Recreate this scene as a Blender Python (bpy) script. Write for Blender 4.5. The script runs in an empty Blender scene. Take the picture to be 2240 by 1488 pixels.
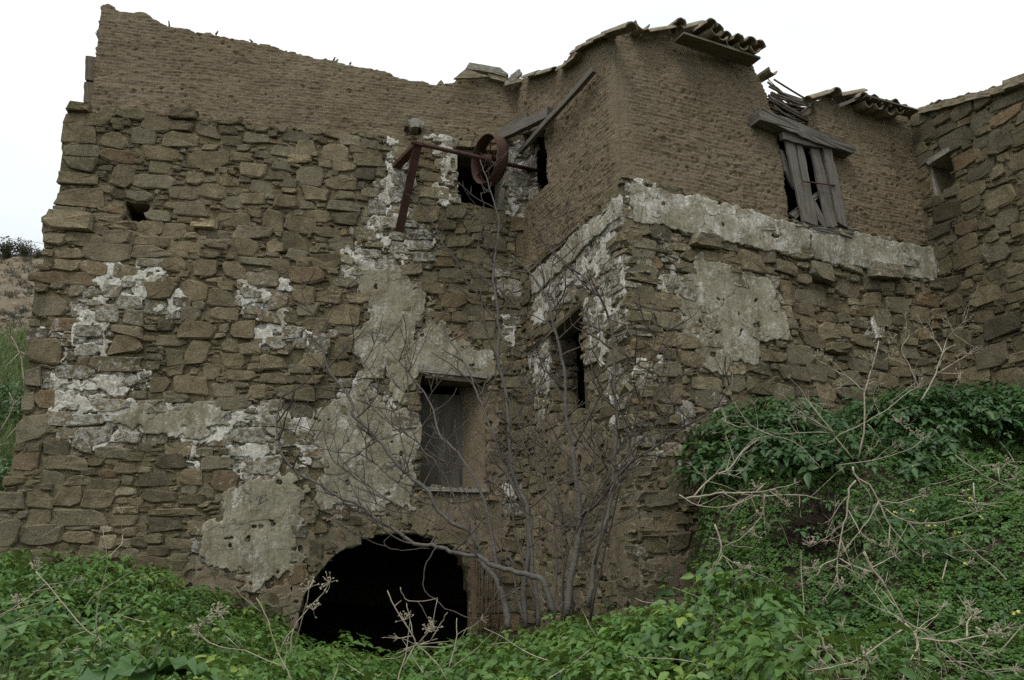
import bpy, math, random
import numpy as np

# ------------------------------------------------------------------ camera, sky, sun, exposure
SC = bpy.context.scene
COL = SC.collection
W0, H0, F0 = 2240.0, 1488.0, 1750.0
PITCH, ROLL = math.atan(491 / F0), math.radians(0.9)
CAM = np.array([0.0, 0.0, 1.6])
_f = np.array([0, math.cos(PITCH), math.sin(PITCH)])
_r = np.array([1.0, 0, 0])
_u = np.array([0, -math.sin(PITCH), math.cos(PITCH)])
RR = _r * math.cos(ROLL) - _u * math.sin(ROLL)
UU = _u * math.cos(ROLL) + _r * math.sin(ROLL)
from mathutils import Matrix, Vector
cd = bpy.data.cameras.new('camera')
cam = bpy.data.objects.new('camera', cd)
COL.objects.link(cam)
cd.sensor_width = 36.0
cd.lens = 36.0 * F0 / W0
cd.clip_start, cd.clip_end = 0.05, 1000.0
mw = Matrix.Identity(4)
for i in range(3):
    mw[i][0], mw[i][1], mw[i][2], mw[i][3] = RR[i], UU[i], -_f[i], CAM[i]
cam.matrix_world = mw
SC.camera = cam

SUN_EL, SUN_AZ = math.radians(58), math.radians(205)   # azimuth clockwise from +Y
world = bpy.data.worlds.new('World')
SC.world = world
world.use_nodes = True
wt = world.node_tree
wt.nodes.clear()
w_out = wt.nodes.new('ShaderNodeOutputWorld')
w_bg = wt.nodes.new('ShaderNodeBackground')
w_bg.inputs['Strength'].default_value = 0.12
w_sky = wt.nodes.new('ShaderNodeTexSky')
w_sky.sky_type = 'NISHITA'
w_sky.sun_disc = False
w_sky.sun_elevation, w_sky.sun_rotation = SUN_EL, SUN_AZ
w_sky.air_density, w_sky.dust_density = 1.0, 3.0
w_tc = wt.nodes.new('ShaderNodeTexCoord')
w_sep = wt.nodes.new('ShaderNodeSeparateXYZ')
wt.links.new(w_tc.outputs['Generated'], w_sep.inputs[0])
w_mr = wt.nodes.new('ShaderNodeMapRange')          # overcast dome: zenith brighter than horizon
w_mr.inputs['From Min'].default_value, w_mr.inputs['From Max'].default_value = 0.0, 1.0
w_mr.inputs['To Min'].default_value, w_mr.inputs['To Max'].default_value = 5.5, 12.4
wt.links.new(w_sep.outputs['Z'], w_mr.inputs['Value'])
w_no = wt.nodes.new('ShaderNodeTexNoise')           # soft cloud thickness
w_no.inputs['Scale'].default_value, w_no.inputs['Detail'].default_value = 1.6, 4
w_map = wt.nodes.new('ShaderNodeMapping')
w_map.inputs['Scale'].default_value = (1, 1, 2.6)
wt.links.new(w_tc.outputs['Generated'], w_map.inputs['Vector'])
wt.links.new(w_map.outputs['Vector'], w_no.inputs['Vector'])
w_cr = wt.nodes.new('ShaderNodeValToRGB')
w_cr.color_ramp.elements[0].position, w_cr.color_ramp.elements[0].color = 0.36, (0.80, 0.90, 0.95, 1)
w_cr.color_ramp.elements[1].position, w_cr.color_ramp.elements[1].color = 0.60, (1.0, 1.02, 1.02, 1)
wt.links.new(w_no.outputs['Fac'], w_cr.inputs['Fac'])
w_mul = wt.nodes.new('ShaderNodeVectorMath'); w_mul.operation = 'SCALE'
wt.links.new(w_cr.outputs['Color'], w_mul.inputs[0])
wt.links.new(w_mr.outputs['Result'], w_mul.inputs['Scale'])
w_mix = wt.nodes.new('ShaderNodeMix'); w_mix.data_type = 'RGBA'
w_mix.inputs['Factor'].default_value = 0.9
wt.links.new(w_sky.outputs['Color'], w_mix.inputs['A'])
wt.links.new(w_mul.outputs['Vector'], w_mix.inputs['B'])
wt.links.new(w_mix.outputs['Result'], w_bg.inputs['Color'])
wt.links.new(w_bg.outputs['Background'], w_out.inputs['Surface'])

sd = bpy.data.lights.new('sun', 'SUN')
sd.energy, sd.angle, sd.color = 1.1, math.radians(14), (1.0, 0.97, 0.92)
sun = bpy.data.objects.new('sun', sd)
COL.objects.link(sun)
sdir = Vector((math.sin(SUN_AZ) * math.cos(SUN_EL), math.cos(SUN_AZ) * math.cos(SUN_EL), math.sin(SUN_EL)))
sun.rotation_euler = sdir.to_track_quat('Z', 'Y').to_euler()
sun.location = (0, -5, 25)
VS = SC.view_settings
VS.view_transform, VS.look, VS.gamma = 'Standard', 'None', 1.0
VS.use_curve_mapping = False
VS.exposure = 0.2
SC.render.engine = 'CYCLES'
SC.cycles.max_bounces = 6
SC.cycles.diffuse_bounces = 3
SC.cycles.glossy_bounces = 2
SC.cycles.transmission_bounces = 3
SC.cycles.use_denoising = False
SC.cycles.caustics_reflective = SC.cycles.caustics_refractive = False

# ------------------------------------------------------------------ numeric helpers
rng = np.random.default_rng(7)
random.seed(7)
sstep = lambda a, b, x: (lambda t: t * t * (3 - 2 * t))(np.clip((x - a) / (b - a), 0, 1))

def hash2(ix, iy, seed):
    h = (ix.astype(np.int64) * 374761393 + iy.astype(np.int64) * 668265263 + seed * 1442695041) & 0xFFFFFFFF
    h = ((h ^ (h >> 13)) * 1274126177) & 0xFFFFFFFF
    h = ((h ^ (h >> 15)) * 2246822519) & 0xFFFFFFFF
    return ((h ^ (h >> 16)) & 0xFFFFFF) / float(0xFFFFFF)

def vnoise(x, y, seed=0):
    x = np.asarray(x, float); y = np.asarray(y, float)
    ix, iy = np.floor(x), np.floor(y)
    fx, fy = x - ix, y - iy
    fx = fx * fx * (3 - 2 * fx); fy = fy * fy * (3 - 2 * fy)
    a, b = hash2(ix, iy, seed), hash2(ix + 1, iy, seed)
    c, d = hash2(ix, iy + 1, seed), hash2(ix + 1, iy + 1, seed)
    return (a * (1 - fx) + b * fx) * (1 - fy) + (c * (1 - fx) + d * fx) * fy

def fbm(x, y, seed=0, oct=4):
    s, a, t = 0.0, 0.5, 0.0
    for k in range(oct):
        s = s + a * vnoise(np.asarray(x) * 2 ** k, np.asarray(y) * 2 ** k, seed + k * 17)
        t += a; a *= 0.5
    return s / t

def sdf(poly, X, Y):
    """signed distance to a polygon, positive inside"""
    P = np.asarray(poly, float)
    X = np.asarray(X, float); Y = np.asarray(Y, float)
    d2 = np.full(X.shape, 1e18); ins = np.zeros(X.shape, bool)
    n = len(P)
    for i in range(n):
        ax, ay = P[i]; bx, by = P[(i + 1) % n]
        ex, ey = bx - ax, by - ay
        L = ex * ex + ey * ey + 1e-12
        t = np.clip(((X - ax) * ex + (Y - ay) * ey) / L, 0, 1)
        d2 = np.minimum(d2, (X - ax - t * ex) ** 2 + (Y - ay - t * ey) ** 2)
        c = (ay > Y) != (by > Y)
        if ey != 0:
            ins ^= c & (X < ex * (Y - ay) / ey + ax)
    return np.where(ins, 1, -1) * np.sqrt(d2)

def ray(px, py):
    return _f + (px - W0 / 2) / F0 * RR + (H0 / 2 - py) / F0 * UU

def at(px, py, Y):
    d = ray(px, py)
    return CAM + d * (Y / d[1])

class Plane:
    def __init__(s, P, ang_d, flip=False):
        s.P = np.array([P[0], P[1], 0.0])
        s.d = np.array([ang_d[0], ang_d[1], 0.0]); s.d /= np.linalg.norm(s.d)
        s.n = np.array([s.d[1], -s.d[0], 0.0])
        if flip: s.n = -s.n
    def to3(s, u, v, off=0.0):
        u = np.asarray(u, float); v = np.asarray(v, float); off = np.asarray(off, float) + 0 * u
        return s.P + u[..., None] * s.d + v[..., None] * np.array([0, 0, 1.0]) + off[..., None] * s.n
    def hit(s, px, py, off=0.0):
        d = ray(px, py)
        P = s.P + s.n * off
        return CAM + d * (np.dot(P - CAM, s.n) / np.dot(d, s.n))
    def uv(s, px, py, off=0.0):
        q = s.hit(px, py, off) - s.P
        return float(np.dot(q, s.d)), float(q[2])
    def poly(s, pts, off=0.0):
        return np.array([s.uv(x, y, off) for x, y in pts])

# ------------------------------------------------------------------ mesh + object helpers
def arr_mesh(name, V, faces, smooth=False, attrs=None):
    V = np.ascontiguousarray(V, np.float32)
    fl = [np.asarray(f, np.int32) for f in (faces if isinstance(faces, list) else [faces]) if len(f)]
    me = bpy.data.meshes.new(name)
    me.vertices.add(len(V)); me.vertices.foreach_set('co', V.ravel())
    loops = np.concatenate([f.ravel() for f in fl])
    cnt = np.concatenate([np.full(len(f), f.shape[1], np.int32) for f in fl])
    st = np.concatenate([[0], np.cumsum(cnt)[:-1]]).astype(np.int32)
    me.loops.add(len(loops)); me.loops.foreach_set('vertex_index', loops)
    me.polygons.add(len(cnt)); me.polygons.foreach_set('loop_start', st)
    me.polygons.foreach_set('use_smooth', np.full(len(cnt), bool(smooth)))
    for k, a in (attrs or {}).items():
        a = np.asarray(a, np.float32)
        if a.shape[1] == 4:
            at_ = me.attributes.new(k, 'FLOAT_COLOR', 'POINT'); at_.data.foreach_set('color', a.ravel())
        else:
            at_ = me.attributes.new(k, 'FLOAT_VECTOR', 'POINT'); at_.data.foreach_set('vector', a.ravel())
    me.update(calc_edges=True)
    return me

WL = {}
def tag(o, label=None, cat=None, group=None, kind=None):
    if label: o['label'] = label
    if cat: o['category'] = cat
    if group: o['group'] = group
    if kind: o['kind'] = kind
    return o

def empty(name, loc, label, cat, group=None, kind=None):
    o = bpy.data.objects.new(name, None)
    o.empty_display_size = 0.2
    COL.objects.link(o)
    o.location = [float(c) for c in loc]
    WL[o.name] = np.asarray(loc, float)
    return tag(o, label, cat, group, kind)

def mk(name, V, faces, mat, parent=None, smooth=False, attrs=None, origin=None):
    """one mesh object from WORLD coordinates; its origin at its base centre"""
    V = np.asarray(V, float)
    if origin is None:
        lo, hi = V.min(0), V.max(0)
        origin = np.array([(lo[0] + hi[0]) / 2, (lo[1] + hi[1]) / 2, lo[2]])
    origin = np.asarray(origin, float)
    me = arr_mesh(name, V - origin, faces, smooth, attrs)
    if mat: me.materials.append(mat)
    o = bpy.data.objects.new(name, me)
    COL.objects.link(o)
    if parent is not None:
        o.parent = parent
        o.location = [float(c) for c in origin - WL[parent.name]]
    else:
        o.location = [float(c) for c in origin]
    WL[o.name] = origin
    return o

class MB:
    """collects pieces into one mesh"""
    def __init__(s): s.V, s.F, s.A, s.n = [], {}, {}, 0
    def add(s, V, faces, **attrs):
        V = np.asarray(V, float)
        for f in (faces if isinstance(faces, list) else [faces]):
            f = np.asarray(f, np.int64)
            if len(f): s.F.setdefault(f.shape[1], []).append(f + s.n)
        s.V.append(V); s.n += len(V)
        for k, a in attrs.items(): s.A.setdefault(k, []).append(np.asarray(a, float))
        return s
    def build(s, name, mat, parent=None, smooth=False, origin=None):
        return mk(name, np.concatenate(s.V), [np.concatenate(f) for f in s.F.values()], mat, parent, smooth,
                  {k: np.concatenate(a) for k, a in s.A.items()}, origin)

def smooth_path(P, k=4):
    P = np.asarray(P, float)
    if len(P) < 3: return P
    Q = np.vstack([2 * P[0] - P[1], P, 2 * P[-1] - P[-2]])
    out = []
    for i in range(1, len(Q) - 2):
        p0, p1, p2, p3 = Q[i - 1], Q[i], Q[i + 1], Q[i + 2]
        for t in np.linspace(0, 1, k, endpoint=False):
            out.append(0.5 * (2 * p1 + (p2 - p0) * t + (2 * p0 - 5 * p1 + 4 * p2 - p3) * t * t + (3 * p1 - p0 - 3 * p2 + p3) * t ** 3))
    out.append(P[-1])
    return np.array(out)

def tube(P, r, sides=6, cap=True):
    P = np.asarray(P, float); n = len(P)
    r = np.interp(np.linspace(0, 1, n), np.linspace(0, 1, len(np.atleast_1d(r))), np.atleast_1d(r)) if np.ndim(r) else np.full(n, r)
    T = np.gradient(P, axis=0); T /= np.linalg.norm(T, axis=1)[:, None] + 1e-12
    ref = np.array([0, 0, 1.0]) if abs(T[0][2]) < 0.9 else np.array([1.0, 0, 0])
    V = []; L = 0; g = []
    N = np.cross(T[0], ref); N /= np.linalg.norm(N)
    for i in range(n):
        if i: L += np.linalg.norm(P[i] - P[i - 1])
        N = N - T[i] * np.dot(N, T[i]); N /= np.linalg.norm(N) + 1e-12
        B = np.cross(T[i], N)
        for k in range(sides):
            a = 2 * math.pi * k / sides
            V.append(P[i] + r[i] * (math.cos(a) * N + math.sin(a) * B)); g.append((L, a * r[i], 0))
    F = [(i * sides + k, i * sides + (k + 1) % sides, (i + 1) * sides + (k + 1) % sides, (i + 1) * sides + k)
         for i in range(n - 1) for k in range(sides)]
    T3 = []
    if cap:
        m = len(V); V += [P[0], P[-1]]; g += [(0, 0, 0), (L, 0, 0)]
        for k in range(sides):
            T3.append((m, (k + 1) % sides, k)); b = (n - 1) * sides
            T3.append((m + 1, b + k, b + (k + 1) % sides))
    return np.array(V), [np.array(F), np.array(T3, int).reshape(-1, 3)], np.array(g)

def box_geo(c, ax, ay, az):
    """box from centre and three half-axis vectors"""
    c, ax, ay, az = (np.asarray(q, float) for q in (c, ax, ay, az))
    V = np.array([c + i * ax + j * ay + k * az for k in (-1, 1) for j in (-1, 1) for i in (-1, 1)])
    F = np.array([(0, 2, 3, 1), (4, 5, 7, 6), (0, 1, 5, 4), (2, 6, 7, 3), (0, 4, 6, 2), (1, 3, 7, 5)])
    lx, ly, lz = np.linalg.norm(ax), np.linalg.norm(ay), np.linalg.norm(az)
    g = np.array([(i * lx, j * ly, k * lz) for k in (-1, 1) for j in (-1, 1) for i in (-1, 1)])
    o = [lx, ly, lz]; m = int(np.argmax(o))
    g = g[:, [m] + [q for q in range(3) if q != m]] + (c @ np.array([1.3, 2.1, 0.7]))
    return V, F, g

def prism(pl, pts, off, thick, jit=0.0, sub=1):
    """polygon traced on a plane at distance off, extruded back by thick"""
    P = [np.array(q, float) for q in pts]
    if sub > 1:
        Q = []
        for i in range(len(P)):
            a, b = P[i], P[(i + 1) % len(P)]
            for t in range(sub): Q.append(a + (b - a) * t / sub)
        P = Q
    uv = pl.poly(P, off)
    if jit: uv = uv + rng.normal(0, jit, uv.shape)
    n = len(uv)
    jo = rng.normal(0, jit, n) if jit else np.zeros(n)
    V = np.vstack([pl.to3(uv[:, 0], uv[:, 1], off + jo), pl.to3(uv[:, 0], uv[:, 1], off - thick + jo)])
    c = uv - uv.mean(0)
    _, _, vt = np.linalg.svd(c)
    gu = c @ vt.T
    s = float(uv.sum())
    g = np.vstack([np.c_[gu + s, np.zeros(n)], np.c_[gu + s, np.full(n, thick)]])
    cf = pl.to3(np.array([uv[:, 0].mean()]), np.array([uv[:, 1].mean()]), off)
    cb = pl.to3(np.array([uv[:, 0].mean()]), np.array([uv[:, 1].mean()]), off - thick)
    V = np.vstack([V, cf, cb]); g = np.vstack([g, [[s, s, 0]], [[s, s, thick]]])
    T = [(i, (i + 1) % n, 2 * n) for i in range(n)] + [(n + (i + 1) % n, n + i, 2 * n + 1) for i in range(n)]
    Q = [(i, n + i, n + (i + 1) % n, (i + 1) % n) for i in range(n)]
    return V, [np.array(T), np.array(Q)], g

def sheet_geo(pl, field, bounds, res, off, back=None, attr=None, relax=2):
    """grid over a wall plane, kept where field>0, with edges turned back to distance 'back'"""
    u0, u1, v0, v1 = bounds
    nu, nv = int((u1 - u0) / res) + 1, int((v1 - v0) / res) + 1
    us, vs = u0 + res * np.arange(nu + 1), v0 + res * np.arange(nv + 1)
    Uc, Vc = np.meshgrid(us[:-1] + res / 2, vs[:-1] + res / 2, indexing='ij')
    K = field(Uc, Vc) > 0
    if not K.any(): return None
    ii, jj = np.nonzero(K)
    idx = lambda i, j: i * (nv + 1) + j
    Q = np.stack([idx(ii, jj), idx(ii + 1, jj), idx(ii + 1, jj + 1), idx(ii, jj + 1)], 1)
    Kp = np.pad(K, 1)
    E = []
    for di, dj, a, b in ((-1, 0, (0, 1), (0, 0)), (1, 0, (1, 0), (1, 1)), (0, -1, (0, 0), (1, 0)), (0, 1, (1, 1), (0, 1))):
        m = K & ~Kp[1 + di:1 + di + nu, 1 + dj:1 + dj + nv]
        i, j = np.nonzero(m)
        E.append(np.stack([idx(i + a[0], j + a[1]), idx(i + b[0], j + b[1])], 1))
    E = np.concatenate(E)
    used, inv = np.unique(Q, return_inverse=True)
    Q = inv.reshape(-1, 4)
    mp = np.full((nu + 1) * (nv + 1), -1); mp[used] = np.arange(len(used))
    E = mp[E]
    UV = np.stack([us[used // (nv + 1)], vs[used % (nv + 1)]], 1)
    bd = np.unique(E)
    for _ in range(relax):
        acc = np.zeros_like(UV); c = np.zeros(len(UV))
        np.add.at(acc, E[:, 0], UV[E[:, 1]]); np.add.at(acc, E[:, 1], UV[E[:, 0]])
        np.add.at(c, E[:, 0], 1); np.add.at(c, E[:, 1], 1)
        UV[bd] = 0.5 * UV[bd] + 0.5 * acc[bd] / c[bd][:, None]
    o = off(UV[:, 0], UV[:, 1])
    V = pl.to3(UV[:, 0], UV[:, 1], o)
    flip = np.dot(np.cross(pl.d, [0, 0, 1.0]), pl.n) < 0
    if flip: Q = Q[:, ::-1]
    A = attr(UV[:, 0], UV[:, 1]) if attr else None
    faces = [Q]
    if back is not None:
        m = len(V)
        bmap = np.full(m, -1); bmap[bd] = m + np.arange(len(bd))
        bo = back(UV[bd, 0], UV[bd, 1]) if callable(back) else np.full(len(bd), float(back))
        V = np.vstack([V, pl.to3(UV[bd, 0], UV[bd, 1], bo)])
        S = np.stack([E[:, 1], E[:, 0], bmap[E[:, 0]], bmap[E[:, 1]]], 1)
        if flip: S = S[:, ::-1]
        faces = [np.vstack([Q, S])]
        if A is not None: A = np.vstack([A, A[bd]])
    return V, faces, A

# ------------------------------------------------------------------ materials
class Mat:
    def __init__(s, name, rough=0.9, spec=0.2):
        s.m = bpy.data.materials.new(name); s.m.use_nodes = True
        s.t = s.m.node_tree; s.b = s.t.nodes['Principled BSDF']
        s.b.inputs['Roughness'].default_value = rough
        s.b.inputs['Specular IOR Level'].default_value = spec
        s.pos = s.t.nodes.new('ShaderNodeNewGeometry').outputs['Position']
    def _set(s, sock, v):
        if hasattr(v, 'is_output'): s.t.links.new(v, sock)
        else: sock.default_value = v
    def attr(s, name, out='Color'):
        n = s.t.nodes.new('ShaderNodeAttribute'); n.attribute_name = name; return n.outputs[out]
    def sep(s, v):
        n = s.t.nodes.new('ShaderNodeSeparateXYZ'); s.t.links.new(v, n.inputs[0]); return n.outputs
    def mapv(s, v, scale=(1, 1, 1), rot=(0, 0, 0)):
        n = s.t.nodes.new('ShaderNodeMapping'); s.t.links.new(v, n.inputs['Vector'])
        n.inputs['Scale'].default_value = scale; n.inputs['Rotation'].default_value = rot; return n.outputs[0]
    def noise(s, v, scale, detail=4, rough=0.6, dist=0.0):
        n = s.t.nodes.new('ShaderNodeTexNoise'); s.t.links.new(v, n.inputs['Vector'])
        n.inputs['Scale'].default_value = scale; n.inputs['Detail'].default_value = detail
        n.inputs['Roughness'].default_value = rough; n.inputs['Distortion'].default_value = dist
        return n.outputs['Fac']
    def voro(s, v, scale, feature='F1', rnd=1.0):
        n = s.t.nodes.new('ShaderNodeTexVoronoi'); s.t.links.new(v, n.inputs['Vector']); n.feature = feature
        n.inputs['Scale'].default_value = scale; n.inputs['Randomness'].default_value = rnd
        return n.outputs['Distance']
    def ramp(s, f, *stops):
        n = s.t.nodes.new('ShaderNodeValToRGB'); s._set(n.inputs['Fac'], f)
        e = n.color_ramp.elements
        while len(e) < len(stops): e.new(0.5)
        for k, (p, c) in enumerate(stops):
            e[k].position = p; e[k].color = (c, c, c, 1) if np.ndim(c) == 0 else (*c, 1)
        return n.outputs['Color']
    def mix(s, f, a, b, mode='MIX'):
        n = s.t.nodes.new('ShaderNodeMix'); n.data_type = 'RGBA'; n.blend_type = mode
        s._set(n.inputs['Factor'], f)
        for k, v in (('A', a), ('B', b)):
            s._set(n.inputs[k], v if hasattr(v, 'is_output') else (*v, 1))
        return n.outputs['Result']
    def math(s, op, a, b=0.0):
        n = s.t.nodes.new('ShaderNodeMath'); n.operation = op; s._set(n.inputs[0], a); s._set(n.inputs[1], b); return n.outputs[0]
    def vadd(s, a, b):
        n = s.t.nodes.new('ShaderNodeVectorMath'); n.operation = 'ADD'; s._set(n.inputs[0], a); s._set(n.inputs[1], b); return n.outputs[0]
    def bump(s, h, strength, dist, prev=None):
        n = s.t.nodes.new('ShaderNodeBump'); s._set(n.inputs['Height'], h)
        n.inputs['Strength'].default_value = strength; n.inputs['Distance'].default_value = dist
        if prev is not None: s.t.links.new(prev, n.inputs['Normal'])
        return n.outputs[0]
    def done(s, col=None, nrm=None, rough=None):
        if col is not None: s._set(s.b.inputs['Base Color'], col if hasattr(col, 'is_output') else (*col, 1))
        if nrm is not None: s.t.links.new(nrm, s.b.inputs['Normal'])
        if rough is not None: s._set(s.b.inputs['Roughness'], rough)
        return s.m

def limewash(m, c, p, lim):
    """thin flaking limewash left on a surface; lim is how much of it survives there"""
    c = m.mix(m.ramp(m.noise(m.pos, 0.75, 6, 0.7), (0.40, 0.75), (0.60, 0.0)), c, (0.62, 0.63, 0.62), 'MULTIPLY')      # damp stains
    c = m.mix(m.ramp(m.noise(m.mapv(m.pos, (2.4, 2.4, 0.5)), 1.3, 6, 0.7), (0.52, 0.0), (0.68, 0.7)), c, (0.58, 0.58, 0.56), 'MULTIPLY')
    f = m.math('ADD', m.noise(p, 13, 9, 0.8), m.math('MULTIPLY', lim, 0.135))
    f = m.math('MULTIPLY', m.ramp(f, (0.615, 0.0), (0.66, 0.9)), m.ramp(lim, (0.03, 0.0), (0.25, 1.0)))
    f = m.math('MULTIPLY', f, m.ramp(m.noise(p, 55, 4, 0.7), (0.35, 0.25), (0.55, 1.0)))
    return m.mix(f, c, (0.52, 0.505, 0.46))

def m_stone():
    m = Mat('rubble_stone', 0.92, 0.15)
    ta = m.t.nodes.new('ShaderNodeAttribute'); ta.attribute_name = 'tint'
    t = m.sep(ta.outputs['Color'])               # x value, y rust, z offset; alpha limewash
    off = m.t.nodes.new('ShaderNodeCombineXYZ')
    m.t.links.new(m.math('MULTIPLY', t[2], 37.0), off.inputs[0]); m.t.links.new(m.math('MULTIPLY', t[2], 91.0), off.inputs[1])
    p = m.vadd(m.pos, off.outputs[0])
    n1 = m.noise(p, 5, 8, 0.65); n2 = m.noise(p, 34, 6, 0.7); n3 = m.noise(m.mapv(p, (1, 1, 4)), 9, 5, 0.6)
    c = m.ramp(n1, (0.28, (0.153, 0.127, 0.075)), (0.5, (0.253, 0.214, 0.130)), (0.75, (0.352, 0.304, 0.192)))
    c = m.mix(m.math('MULTIPLY', m.ramp(m.noise(off.outputs[0], 1.0, 0), (0.5, 0.0), (0.6, 0.5)), 1.0), c, (0.234, 0.220, 0.168))
    c = m.mix(m.math('MULTIPLY', t[1], m.ramp(n3, (0.35, 0.25), (0.65, 1.0))), c, (0.270, 0.154, 0.078))
    c = m.mix(m.ramp(m.noise(p, 11, 6, 0.7), (0.58, 0.0), (0.74, 0.55)), c, (0.320, 0.294, 0.208))
    c = m.mix(m.ramp(m.noise(p, 27, 7, 0.85), (0.50, 0.0), (0.62, 0.72)), c, (0.085, 0.071, 0.043))
    c = m.mix(m.ramp(m.noise(m.mapv(p, (1, 1, 2.2)), 19, 7, 0.85), (0.52, 0.0), (0.63, 0.6)), c, (0.405, 0.353, 0.228))
    c = m.mix(m.ramp(m.noise(p, 70, 4, 0.7), (0.58, 0.0), (0.7, 0.55)), c, (0.426, 0.378, 0.241))
    ck = m.voro(m.mapv(m.vadd(p, m.noise(p, 4, 3)), (1, 1, 1.8), (.3, .2, 0)), 4.2, 'DISTANCE_TO_EDGE')
    c = m.mix(m.math('MULTIPLY', m.ramp(ck, (0.004, 0.8), (0.02, 0.0)), m.ramp(m.noise(p, 2.3, 2), (0.48, 0.0), (0.56, 1.0))), c, (0.057, 0.048, 0.027))
    c = m.mix(1.0, c, (1.0, 0.985, 0.985), 'MULTIPLY')
    v = m.t.nodes.new('ShaderNodeVectorMath'); v.operation = 'SCALE'
    m.t.links.new(c, v.inputs[0]); m.t.links.new(t[0], v.inputs['Scale'])
    c = limewash(m, v.outputs[0], m.pos, ta.outputs['Alpha'])
    b = m.bump(m.noise(p, 9, 8, 0.75), 0.7, 0.04)
    b = m.bump(m.voro(m.mapv(p, (1, 1, 1.7), (.4, .3, 0)), 6), 0.3, 0.03, b)
    b = m.bump(m.noise(m.mapv(p, (1, 1, 2.5)), 30, 7, 0.85), 1.0, 0.022, b)
    return m.done(c, b)

def m_mortar():
    m = Mat('earth_mortar', 0.95, 0.1)
    p = m.pos
    ta = m.t.nodes.new('ShaderNodeAttribute'); ta.attribute_name = 'tint'
    c = m.ramp(m.noise(p, 4, 8, 0.7), (0.3, (0.150, 0.122, 0.071)), (0.7, (0.260, 0.218, 0.134)))
    c = m.mix(m.ramp(m.noise(p, 26, 6, 0.7), (0.55, 0.0), (0.75, 0.7)), c, (0.325, 0.282, 0.183))
    c = m.mix(m.ramp(m.noise(p, 45, 5, 0.75), (0.54, 0.0), (0.68, 0.7)), c, (0.078, 0.064, 0.037))
    c = limewash(m, c, p, ta.outputs['Alpha'])
    b = m.bump(m.noise(p, 14, 8, 0.7), 1.0, 0.05)
    b = m.bump(m.noise(m.mapv(p, (1, 1, 2)), 60, 5, 0.7), 0.8, 0.01, b)
    return m.done(c, b)

def m_mud():
    m = Mat('straw_mud', 0.95, 0.1)
    p = m.pos
    c = m.ramp(m.noise(m.mapv(p, (1, 1, 2.0)), 3, 8, 0.65), (0.3, (0.204, 0.158, 0.099)), (0.7, (0.306, 0.245, 0.161)))
    c = m.mix(m.ramp(m.noise(m.mapv(p, (1, 1, 3.5)), 16, 6, 0.7), (0.52, 0.0), (0.74, 0.7)), c, (0.136, 0.102, 0.062))
    c = m.mix(m.ramp(m.noise(p, 0.9, 5, 0.65), (0.42, 0.0), (0.66, 0.5)), c, (0.30, 0.25, 0.175))
    c = m.mix(m.ramp(m.noise(m.mapv(p, (3.5, 3.5, 0.35)), 1.4, 5, 0.65), (0.54, 0.0), (0.70, 0.55)), c, (0.125, 0.095, 0.06))
    fl = m.voro(m.mapv(p, (1, 1, 3.0), (0.2, 0.1, 0)), 34)
    c = m.mix(m.ramp(fl, (0.08, 0.6), (0.2, 0.0)), c, (0.408, 0.346, 0.247))
    c = m.mix(m.ramp(m.noise(p, 27, 7, 0.88), (0.54, 0.0), (0.63, 0.75)), c, (0.462, 0.392, 0.267))
    c = m.mix(m.ramp(m.noise(m.mapv(p, (1, 1, 1.8)), 24, 7, 0.88), (0.535, 0.0), (0.63, 0.85)), c, (0.090, 0.067, 0.042))
    b = m.bump(m.noise(m.mapv(p, (1, 1, 3.0)), 14, 8, 0.8), 0.8, 0.03)
    b = m.bump(m.noise(m.mapv(p, (1, 1, 2.0)), 30, 7, 0.85), 1.0, 0.025, b)
    return m.done(c, b)

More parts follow.
